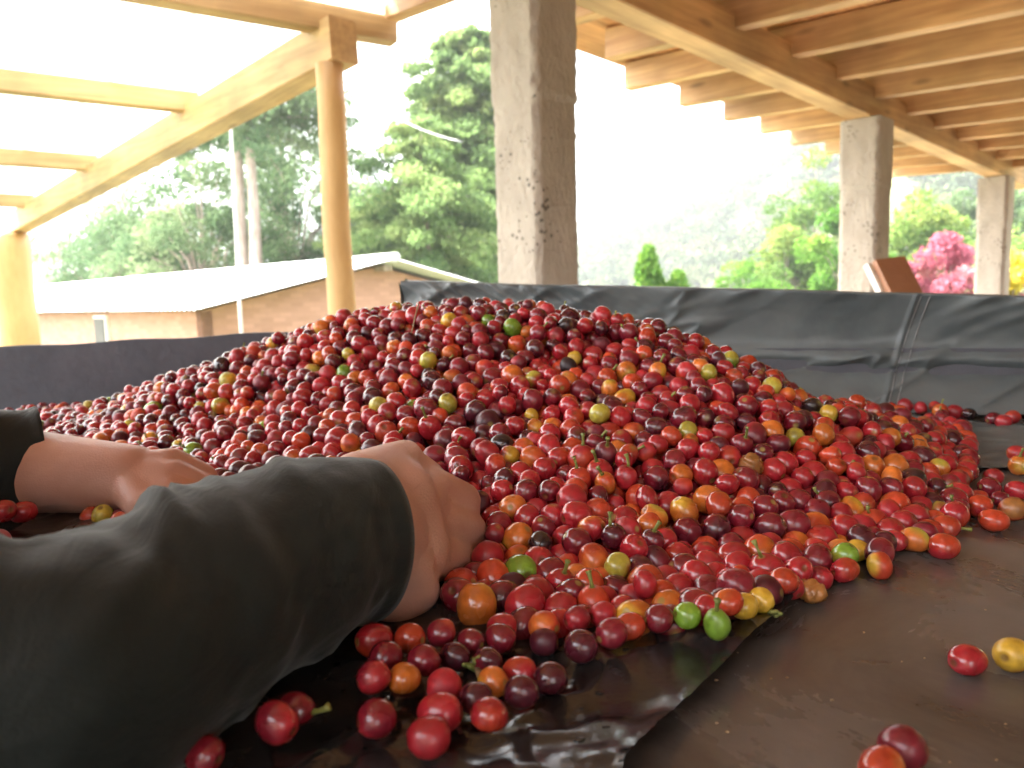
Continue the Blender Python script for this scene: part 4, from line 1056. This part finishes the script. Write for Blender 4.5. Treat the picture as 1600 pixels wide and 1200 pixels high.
def gs(Gm, x, y):
    fx = np.clip((x-gx[0])/(gx[1]-gx[0]), 0, 289.99); fy = np.clip((y-gy[0])/(gy[1]-gy[0]), 0, 191.99)
    ix = fx.astype(int); iy = fy.astype(int); fx -= ix; fy -= iy
    return (Gm[iy, ix]*(1-fx)+Gm[iy, ix+1]*fx)*(1-fy) + (Gm[iy+1, ix]*(1-fx)+Gm[iy+1, ix+1]*fx)*fy
cell = (gx[1]-gx[0])*(gy[1]-gy[0]); LAY = .050
vol = np.where(GI, np.minimum(np.maximum(GH, 0), LAY), 0)
ntot = int(vol.sum()*cell*.60/(4/3*math.pi*R0**3))
pr = vol.ravel()/vol.sum(); idx = rng.choice(len(pr), ntot, p=pr)
X = GX.ravel()[idx] + rng.uniform(-.5, .5, ntot)*(gx[1]-gx[0]); Y = GY.ravel()[idx] + rng.uniform(-.5, .5, ntot)*(gy[1]-gy[0])
H = gs(GH, X, Y); lo = np.maximum(0, H-LAY); Z = lo + (H-lo)*rng.uniform(0, 1, ntot)
r_h = R0*np.clip(rng.normal(1, .11, ntot), .72, 1.24)
Pp = np.concatenate([np.array(pos), np.stack([X, Y, Z], 1)]); Rr = np.concatenate([np.array(rad), r_h]); FX = np.concatenate([np.ones(nh, bool), np.zeros(ntot, bool)])
OB = [(np.array(a), np.array(b), ra, rb) for a, b, ra, rb in obst]
for it in range(70):
    if it % 6 == 0:
        kd = kdtree.KDTree(len(Pp))
        for i, p_ in enumerate(Pp): kd.insert(p_, i)
        kd.balance(); ia = []; ib = []
        for i, p_ in enumerate(Pp):
            for _, j, _d in kd.find_range(p_, 2.5*R0):
                if j > i: ia.append(i); ib.append(j)
        ia = np.array(ia); ib = np.array(ib)
    dv = Pp[ib]-Pp[ia]; dd = np.linalg.norm(dv, axis=1)+1e-9; ov = (Rr[ia]+Rr[ib])*.985 - dd; m_ = ov > 0
    dvn = dv[m_]/dd[m_][:, None]*(ov[m_]*.5)[:, None]
    a_i, b_i = ia[m_], ib[m_]; wa = np.where(FX[a_i], 0, np.where(FX[b_i], 2., 1.)); wb = np.where(FX[b_i], 0, np.where(FX[a_i], 2., 1.))
    mv = np.zeros_like(Pp); cnt = np.zeros(len(Pp))
    np.add.at(mv, a_i, -dvn*wa[:, None]); np.add.at(mv, b_i, dvn*wb[:, None]); np.add.at(cnt, a_i, 1); np.add.at(cnt, b_i, 1)
    mv /= np.maximum(1, cnt*.42)[:, None]; Pp += mv
    fr = ~FX
    for a, b, ra, rb in OB:
        ab = b-a; t = np.clip(((Pp-a)@ab)/(ab@ab), 0, 1); q = a + t[:, None]*ab; dq = Pp-q; dl = np.linalg.norm(dq, axis=1)+1e-9
        need = (ra+(rb-ra)*t) + Rr*.96 - dl; mm = (need > 0) & fr; Pp[mm] += dq[mm]/dl[mm][:, None]*need[mm][:, None]
    h = gs(GH, Pp[:, 0], Pp[:, 1]); top = np.maximum(h-Rr, Rr)
    z = Pp[:, 2]; z = np.where(fr & (z > top), z + (top-z)*.6, z); z = np.where(fr, z-.00012, z)
    lo = np.maximum(0, h-LAY) + Rr
    Pp[:, 2] = np.where(fr, np.maximum(z, np.minimum(lo, top)), z)
    # stay inside the outline
    if it % 4 == 3:
        ins_ = gs(GI.astype(float), Pp[:, 0], Pp[:, 1]); bad = (ins_ < .5) & fr
        cxy = np.array([0, .72]); Pp[bad, :2] += (cxy-Pp[bad, :2])*.03
# drop any free cherry still inside a hand or stuck deep in a neighbour or outside
bad = np.zeros(len(Pp), bool)
for a, b, ra, rb in OB:
    ab = b-a; t = np.clip(((Pp-a)@ab)/(ab@ab), 0, 1); q = a + t[:, None]*ab; dl = np.linalg.norm(Pp-q, axis=1)
    bad |= ((ra+(rb-ra)*t) + Rr*.55 > dl) & ~FX
dv = Pp[ib]-Pp[ia]; dd = np.linalg.norm(dv, axis=1); deep = (Rr[ia]+Rr[ib])*.62 > dd
bad[np.where(FX[ia[deep]], ib[deep], ia[deep])] = True; bad &= ~FX
keep = ~bad; Pp = Pp[keep]; Rr = Rr[keep]; FX = FX[keep]
NP = len(Pp)
# colours
palette = [('red', .35), ('dark red', .29), ('maroon', .10), ('orange-red', .13), ('orange', .035), ('yellow', .004), ('yellow-green', .012), ('green', .005), ('black', .014)]
nm = [p[0] for p in palette]; pw = np.array([p[1] for p in palette]); pw /= pw.sum()
cname = [nm[k] for k in rng.choice(len(nm), NP, p=pw)]
tipname = []
for i in range(NP):
    c = cname[i]; q = rng.uniform()
    tipname.append({'red': 'orange-red' if q < .45 else 'red', 'dark red': 'red' if q < .4 else 'maroon', 'maroon': 'dark red', 'orange-red': 'orange' if q < .6 else 'red', 'orange': 'yellow' if q < .3 else 'orange-red',
                    'yellow': 'orange', 'yellow-green': 'yellow' if q < .5 else 'red', 'green': 'yellow-green', 'black': 'maroon'}[c])
for i in range(nh): cname[i] = heroes[i][3]; tipname[i] = heroes[i][4]
# visibility: project and keep the front-most per small disc
v = Pp-np.array(CP); D = v@np.array(fw); PX = 800+F*(v@np.array(rt))/D; PY = 600-F*(v@np.array(up))/D; PR = Rr*F/D
SC = .5; bw, bh = 820, 620; buf = np.full((bh, bw), 99.); own = np.full((bh, bw), -1)
for i in np.argsort(D):
    x, y, r_ = PX[i]*SC+10, PY[i]*SC+10, PR[i]*SC
    if D[i] < .1 or x < 0 or y < 0 or x >= bw or y >= bh: continue
    x0, x1, y0, y1 = int(max(0, x-r_)), int(min(bw-1, x+r_))+1, int(max(0, y-r_)), int(min(bh-1, y+r_))+1
    yy, xx = np.mgrid[y0:y1, x0:x1]; m_ = ((xx-x)**2+(yy-y)**2 < r_*r_) & (own[y0:y1, x0:x1] < 0); own[y0:y1, x0:x1][m_] = i
vis = np.bincount(own[own >= 0], minlength=NP).astype(float)
def person_mask(px, py):   # parts of the picture covered by the arms
    return False
full = math.pi*(PR*SC)**2; frac = vis/np.maximum(full, 1)
# landmark colours read off the photograph: nearest well-visible cherry takes them
hints = [(969,626,'yellow','orange','bright yellow cherry in the middle of the slope'),(792,522,'green','yellow-green','green cherry near the crest'),(537,575,'green','yellow-green','green cherry on the left slope'),
 (799,880,'green','green','small green cherry beside the hand'),(737,850,'yellow-green','yellow-green','olive cherry beside the near hand'),(1300,650,'yellow-green','yellow','olive cherry below the pale fold'),
 (665,553,'yellow-green','yellow','olive cherry below the crest'),(934,607,'orange','yellow','orange-yellow cherry high on the slope'),(1088,665,'yellow-green','orange','yellow-olive cherry at the slope centre'),(1030,575,'orange','yellow','orange cherry high right'),
 (994,584,'orange','yellow-green','orange-green cherry high right'),(1117,1052,'red','red',None),(838,660,'orange','yellow','orange and yellow cherry at the slope centre'),(1040,800,'orange','yellow-green','orange and olive cherry low on the slope'),
 (1078,803,'orange','yellow','yellow-orange cherry low on the slope'),(1105,785,'orange','orange','knobbly orange cherry low on the slope'),(825,520,'orange','yellow-green',None),(803,840,'orange','yellow','yellow-orange cherry right of the hand'),
 (697,586,'orange','orange-red','oval orange cherry on the upper slope'),(691,455,'dark red','red',None),(785,470,'black','black','black cherry on the crest'),(895,512,'black','maroon','black cherry below the crest'),(1267,618,'black','black','black cherry on the right shoulder'),
 (1271,640,'black','maroon','second black cherry on the right shoulder'),(910,785,'red','red','glossy red cherry in the lower middle'),(875,690,'red','red','red cherry in the middle of the slope'),(905,745,'red','orange-red','red cherry with an upright stem'),
 (940,735,'red','orange-red',None),(800,730,'red','yellow',None),(786,765,'red','red',None),(930,845,'orange','red','orange cherry in the lower middle'),(866,870,'orange-red','orange',None),(848,910,'orange','red',None),
 (908,935,'orange-red','red',None),(1345,690,'orange-red','red',None),(1418,738,'orange','orange','round orange cherry on the right flank'),(1483,735,'orange','yellow-green','olive-orange cherry on the outer right flank'),(1332,790,'orange','yellow','yellow-orange cherry on the right flank'),
 (1175,882,'orange','orange-red',None),(1033,870,'red','red','large red oval cherry above the front row'),(1066,892,'orange-red','red',None),(1000,632,'red','red',None),(1088,860,'yellow','yellow-green',None),(1227,680,'yellow-green','yellow',None),
 (140,620,'yellow-green','yellow',None),(398,702,'orange-red','orange',None),(343,622,'yellow-green','orange',None),(1212,595,'yellow-green','yellow',None),(728,650,'maroon','black',None),(1180,725,'brown','dark red','wrinkled brown cherry on the right slope')]
landmarks = []
taken = set(range(nh))
for hx, hy, c, c2, lm in hints:
    dd = np.hypot(PX-hx, PY-hy) + (frac < .45)*60 + np.array([i in taken for i in range(NP)])*999
    i = int(np.argmin(dd))
    if dd[i] > 28: continue
    taken.add(i); cname[i] = c; tipname[i] = c2
    if lm: landmarks.append((i, lm))
score = np.where((PX > -30) & (PX < 1630), vis, 0); score[:nh] = 1e9
order = np.argsort(-score); indiv = [int(i) for i in order[:300] if score[i] > 30]; indiv_set = set(indiv)
lmi = {i: t_ for i, t_ in landmarks}
for i in lmi:
    if i not in indiv_set and score[i] > 30: indiv.append(i); indiv_set.add(i); 
while len(indiv) > 300:
    for j in range(len(indiv)-1, -1, -1):
        if indiv[j] >= nh and indiv[j] not in lmi: indiv_set.discard(indiv[j]); indiv.pop(j); break

# unit shapes ------------------------------------------------------
def ico(sub):
    bm = bmesh.new(); bmesh.ops.create_icosphere(bm, subdivisions=sub, radius=1.0); V = np.array([v_.co[:] for v_ in bm.verts]); Fc = np.array([[v_.index for v_ in f_.verts] for f_ in bm.faces]); bm.free(); return V, Fc
def uvs(nu, nv):
    V = [(0, 0, 1)]
    for j in range(1, nv):
        t = math.pi*j/nv
        for i in range(nu): a = 2*math.pi*i/nu; V.append((math.sin(t)*math.cos(a), math.sin(t)*math.sin(a), math.cos(t)))
    V.append((0, 0, -1)); Fc = []
    for i in range(nu): Fc.append((0, 1+i, 1+(i+1) % nu))
    for j in range(nv-2):
        for i in range(nu): a, b = 1+j*nu+i, 1+j*nu+(i+1) % nu; Fc.append((a, a+nu, b+nu)); Fc.append((a, b+nu, b))
    l = len(V)-1; o_ = 1+(nv-2)*nu
    for i in range(nu): Fc.append((o_+i, l, o_+(i+1) % nu))
    return np.array(V, float), np.array(Fc)
HI = ico(3); ME = ico(2); LO_ = ico(1); HERO = uvs(28, 22)
def berry(base, r_, c1, c2, asp, g, wrinkle=0.0):
    """Coffee cherry: slightly oval body, dimpled navel disc at +z, stem scar at -z."""
    V = base[0].copy(); u = V.copy(); zc = u[:, 2]
    ph = g.uniform(0, 6.28, 4); ax = g.uniform(.94, 1.06)
    lump = 1 + .025*np.sin(3*u[:, 0]+ph[0])*np.cos(2*u[:, 1]+ph[1]) + .018*np.sin(4*u[:, 2]+ph[2]+2*u[:, 0])
    V = V*lump[:, None]
    if g.uniform() < .18:                            # a dent where a neighbour pressed
        dd_ = g.normal(size=3); dd_ /= np.linalg.norm(dd_); V *= (1 - .13*np.exp(-((1-u@dd_)/.12)))[:, None]
    if wrinkle: V *= (1 + wrinkle*(vnoise(u[:, 0]*4+9, u[:, 1]*4+u[:, 2]*5+9, 4)-.5))[:, None]
    nav = np.exp(-((1-zc)/.035)**1.0)*.13 - np.exp(-((1-zc-.05)/.03)**2)*.02
    scar = np.exp(-((1+zc)/.03))*.10
    V[:, 2] *= asp; V[:, 2] -= nav*asp; V[:, 2] += scar
    V[:, 0] *= ax; V[:, 1] /= ax
    V *= r_/(asp**.34)
    c1 = np.array(c1)*g.uniform(.82, 1.18); c2 = np.array(c2)*g.uniform(.85, 1.15)
    d = g.normal(size=3); d /= np.linalg.norm(d)
    t = u@d; t = np.clip((t + .35*np.sin(5*u[:, 0]+ph[3])*.4 - g.uniform(-.1, .5))/.8, 0, 1); t = t*t*(3-2*t)
    c = c1[None]*(1-t[:, None]) + c2[None]*t[:, None]
    nv_ = np.clip((zc-.955)/.03, 0, 1)[:, None]; c = c*(1-nv_*.75) + np.array([.12, .06, .02])*nv_*.75
    sv_ = np.clip((-zc-.96)/.02, 0, 1)[:, None]; c = c*(1-sv_*.8) + np.array([.30, .24, .07])*sv_*.8
    dull = 0.05 + .5*g.uniform()**2.2 + (.5 if g.uniform() < .07 else 0)
    return V, np.concatenate([c, np.full((len(c), 1), dull)], 1)
def rotm(g): 
    q = g.normal(size=4); q /= np.linalg.norm(q); w_, x, y, z = q
    return np.array([[1-2*(y*y+z*z), 2*(x*y-z*w_), 2*(x*z+y*w_)], [2*(x*y+z*w_), 1-2*(x*x+z*z), 2*(y*z-x*w_)], [2*(x*z-y*w_), 2*(y*z+x*w_), 1-2*(x*x+y*y)]])
def align(dz):
    dz = Vector(dz).normalized(); q = Vector((0, 0, 1)).rotation_difference(dz); return np.array(q.to_matrix())
g = np.random.default_rng(99)
Hh = gs(GH, Pp[:, 0], Pp[:, 1])
# labels for the cherries in the heap: colour, place by a landmark, ordinal
dirs = ['right of', 'above right of', 'above', 'above left of', 'left of', 'below left of', 'below', 'below right of']
ordn = ['', 'second ', 'third ', 'fourth ', 'fifth ', 'sixth ', 'seventh ', 'eighth ', 'ninth ', 'tenth ', 'eleventh ', 'twelfth ']
LM = [(PX[i], PY[i], t_) for i, t_ in landmarks if i in indiv_set] + [(1074, 977, 'round green cherry in the front row'), (908, 1014, 'large maroon cherry at the front toe'), (1268, 924, 'wrinkled brown cherry at the edge'), (1340, 860, 'round yellow cherry at the right edge'), (1150, 924, 'large dark red cherry above the yellow pair'), (1428, 842, 'orange and olive cherry in the right corner group')]
buckets = {}; labels = {}
for i in indiv:
    if i < nh: labels[i] = heroes[i][7]; continue
    if i in lmi: labels[i] = lmi[i] + ' of the heap'; continue
    k = min(range(len(LM)), key=lambda q: (LM[q][0]-PX[i])**2+(LM[q][1]-PY[i])**2)
    an = math.atan2(-(PY[i]-LM[k][1]), PX[i]-LM[k][0]); dr = dirs[int(round(an/(math.pi/4))) % 8]
    buckets.setdefault((k, dr, cname[i]), []).append((math.hypot(LM[k][0]-PX[i], LM[k][1]-PY[i]), i))
for (k, dr, c), L_ in buckets.items():
    L_.sort()
    for q, (_, i) in enumerate(L_): labels[i] = f"{ordn[min(q, 11)]}{c} cherry {dr} the {LM[k][2]}"
def stem_mesh(r_, g, crusty=False):
    if crusty:
        parts = []
        for k in range(5):
            a = g.uniform(0, 6.28); q = Vector((math.cos(a)*.0016, math.sin(a)*.0016, -r_*1.02-.0008*k))
            parts.append(capsule_mesh(q, q+Vector((.0006, 0, -.0005)), .0011, .0009, 6))
        return merge(parts)
    b = g.uniform(-.002, .002, 2)
    return tube([(0, 0, -r_*.92), (b[0]*.3, b[1]*.3, -r_*1.2), (b[0], b[1], -r_*1.55), (b[0]*1.6, b[1]*1.6, -r_*1.75)], [.0012, .0009, .0011, .0017], 7)
def add_stem(o, r_, g, crusty=False):
    v, f = stem_mesh(r_, g, crusty); me = bpy.data.meshes.new('stem'); me.from_pydata([tuple(q) for q in v], [], f); me.materials.append(M_stem)
    me.polygons.foreach_set('use_smooth', [True]*len(me.polygons)); s = bpy.data.objects.new('stem', me); COL.objects.link(s); s.parent = o
for i in indiv:
    her = i < nh
    asp = heroes[i][5] if her else g.uniform(1.02, 1.25); st = heroes[i][6] if her else (1 if g.uniform() < .05 or 'stem' in labels[i] else 0)
    V, c = berry(HERO if (her or PR[i] > 17) else HI, Rr[i], CN[cname[i]], CN[tipname[i]], asp, g, .28 if cname[i] == 'brown' else 0)
    if her:
        if st == 1 and 'green' in labels[i]: Rm = align((.05, .15, -1))
        elif 'upright' in labels[i] or 'standing' in labels[i]: Rm = align((g.uniform(-.3, .3), .3, 1))
        elif st == 2: Rm = align((-.5, .6, .5))
        else:
            a = g.uniform(-.7, .7) + (math.pi if g.uniform() < .5 else 0); Rm = align((math.cos(a), math.sin(a), g.uniform(-.25, .25)))
        if st == 1 and 'short stem' in labels[i]: Rm = align((-1, .25, .1))
        if st == 1 and 'side stem' in labels[i]: Rm = align((-1, .1, .1))
    else:
        Rm = align((g.uniform(-.5, .5), g.uniform(-.2, .8), -1)) if st else rotm(g)
    V = V@Rm.T
    zoff = -V[:, 2].min() - Pp[i, 2] if (her or Pp[i, 2]-Rr[i] < .0005) else 0
    o = mesh('coffee_cherry', V, HERO[1] if (her or PR[i] > 17) else HI[1], MC, smooth=True, cols=c)
    o.location = (Pp[i, 0], Pp[i, 1], Pp[i, 2] + max(-.001, zoff) + (surfz(Pp[i, 0:1], Pp[i, 1:2])[0] if her else 0))
    tag(o, labels[i], 'coffee cherry', 'loose coffee cherries and the nearer cherries of the heap')
    if st:
        v, f = stem_mesh(Rr[i]*asp/(asp**.34), g, st == 2); v = np.array([tuple(q) for q in v])@Rm.T
        me = bpy.data.meshes.new('stem'); me.from_pydata([tuple(q) for q in v], [], f); me.materials.append(M_stem)
        me.polygons.foreach_set('use_smooth', [True]*len(me.polygons)); s = bpy.data.objects.new('stem', me); COL.objects.link(s); s.parent = o
# the rest of the heap
VV = []; FF = []; CCc = []; off = 0; SV = []
for i in range(NP):
    if i in indiv_set: continue
    shallow = (Hh[i]-Pp[i, 2] < Rr[i]*3.0) or vis[i] > 0
    b_ = ME if shallow else LO_
    if PR[i] > 12 and vis[i] > 60: b_ = HI
    V, c = berry(b_, Rr[i], CN[cname[i]], CN[tipname[i]], g.uniform(1.0, 1.22), g)
    V = V@rotm(g).T + Pp[i]; V[:, 2] = np.maximum(V[:, 2], .0015)
    VV.append(V); FF.append(b_[1]+off); CCc.append(c); off += len(V)
    if vis[i] > 20 and g.uniform() < .045:
        dv_ = Vector((g.uniform(-1, 1), g.uniform(-1, .3), g.uniform(.2, 1))).normalized(); p_ = Vector(Pp[i])
        SV.append(tube([p_+dv_*Rr[i]*.9, p_+dv_*Rr[i]*1.25, p_+dv_*Rr[i]*1.5+Vector((.001, 0, .0006))], [.0011, .0009, .0014], 5))
heap = mesh('coffee_cherry_heap', np.concatenate(VV), np.concatenate(FF), MC, smooth=True, cols=np.concatenate(CCc))
tag(heap, 'great heap of ripe coffee cherries piled on the black plastic, its farther and deeper fruit', 'coffee cherries', kind='stuff')
v, f = merge(SV); st_o = mesh('stem_tips', v, f, M_stem, smooth=True); st_o.parent = heap; st_o['kind'] = 'stuff'

# ---- small debris
v, f = tube([W(654, 474, .80), W(650, 490, .785), W(645, 512, .772), W(643, 520, .77)], [.0008, .0007, .0006, .0009], 6)
tag(mesh('dry_twig', v, f, M_twig, smooth=True), 'thin pale dry twig standing in the cherries near the crest', 'twig')
fl_ = empty('dry_flower_stalk', WZ(748, 1050, .018), 'dry brown flower stalk lying across the front cluster of cherries', 'flower stalk')
sp_ = [W(746, 1042, .318), W(750, 1058, .309), W(762, 1078, .302), W(776, 1098, .297), W(788, 1116, .293)]
v, f = tube(sp_, [.0016, .0013, .001, .0012, .0006], 7); mesh('stalk', v, f, M_twig, fl_, smooth=True)
for k in range(4):
    a = sp_[0] + Vector((g.uniform(-.003, .003), 0, g.uniform(-.002, .003))); v, f = capsule_mesh(a, a+Vector((g.uniform(-.004, .002), -.002, g.uniform(0, .005))), .0014, .0009, 7); mesh('bud', v, f, M_stem, fl_, smooth=True)
# crumbs and water drops
def blobs(spots, rmin, rmax, flat, seed):
    r = np.random.default_rng(seed); parts = []
    for (px, py) in spots:
        p_ = WZ(px, py, .001); p_.z = float(shz(np.array([p_.x]), np.array([p_.y]))[0]) if px < 1000 else float(tarpz(np.array([p_.x]), np.array([p_.y]))[0]); s = r.uniform(rmin, rmax)
        V, Fc = LO_[0]*np.array([s*r.uniform(.8, 1.8), s, s*flat]), LO_[1]; parts.append((V + np.array(p_) , Fc))
    Vb = np.concatenate([p_[0] for p_ in parts]); o_ = 0; Fb = []
    for p_ in parts: Fb.append(p_[1]+o_); o_ += len(p_[0])
    return Vb, np.concatenate(Fb)
cr_s = [(1409, 1034), (1300, 1095), (1484, 1190), (1560, 905), (1350, 985), (1120, 1130), (1230, 1060), (560, 1010), (830, 1160), (1540, 950)] + [(rng.uniform(900, 1590), rng.uniform(900, 1190)) for _ in range(8)]
v, f = blobs(cr_s, .0003, .0007, .6, 3); tag(mesh('crumbs', v, f, M_twig), 'tiny pale plant crumbs scattered on the plastic', 'crumbs', kind='stuff')
m_w, t_w, b_w = newmat('water'); b_w.inputs['Base Color'].default_value = (1, 1, 1, 1); b_w.inputs['Transmission Weight'].default_value = 1; b_w.inputs['Roughness'].default_value = .02; b_w.inputs['IOR'].default_value = 1.33
dr_s = [(rng.normal(520, 35), rng.normal(990, 14)) for _ in range(16)] + [(rng.uniform(480, 1000), rng.uniform(1010, 1190)) for _ in range(26)]
v, f = blobs(dr_s, .0006, .0018, .35, 4); tag(mesh('water_drops', v, f, m_w, smooth=True), 'small clear water drops on the shiny plastic beside the sleeve', 'water drops', kind='stuff')

# ------------------------------------------------------------------ haze over the valley
HAZE = .0014
v, f = box((-1560, -1560, -78), (1560, 1560, 215))
hm = bpy.data.materials.new('valley_haze'); hm.use_nodes = True; t = hm.node_tree; t.nodes.clear()
pv = nd(t, 'ShaderNodeVolumePrincipled'); pv.inputs['Color'].default_value = (.93, .96, 1, 1); pv.inputs['Density'].default_value = HAZE; pv.inputs['Anisotropy'].default_value = .3
t.links.new(pv.outputs[0], nd(t, 'ShaderNodeOutputMaterial').inputs['Volume'])
tag(mesh('haze', v, f, hm), 'pale haze filling the valley air', 'haze', kind='stuff')
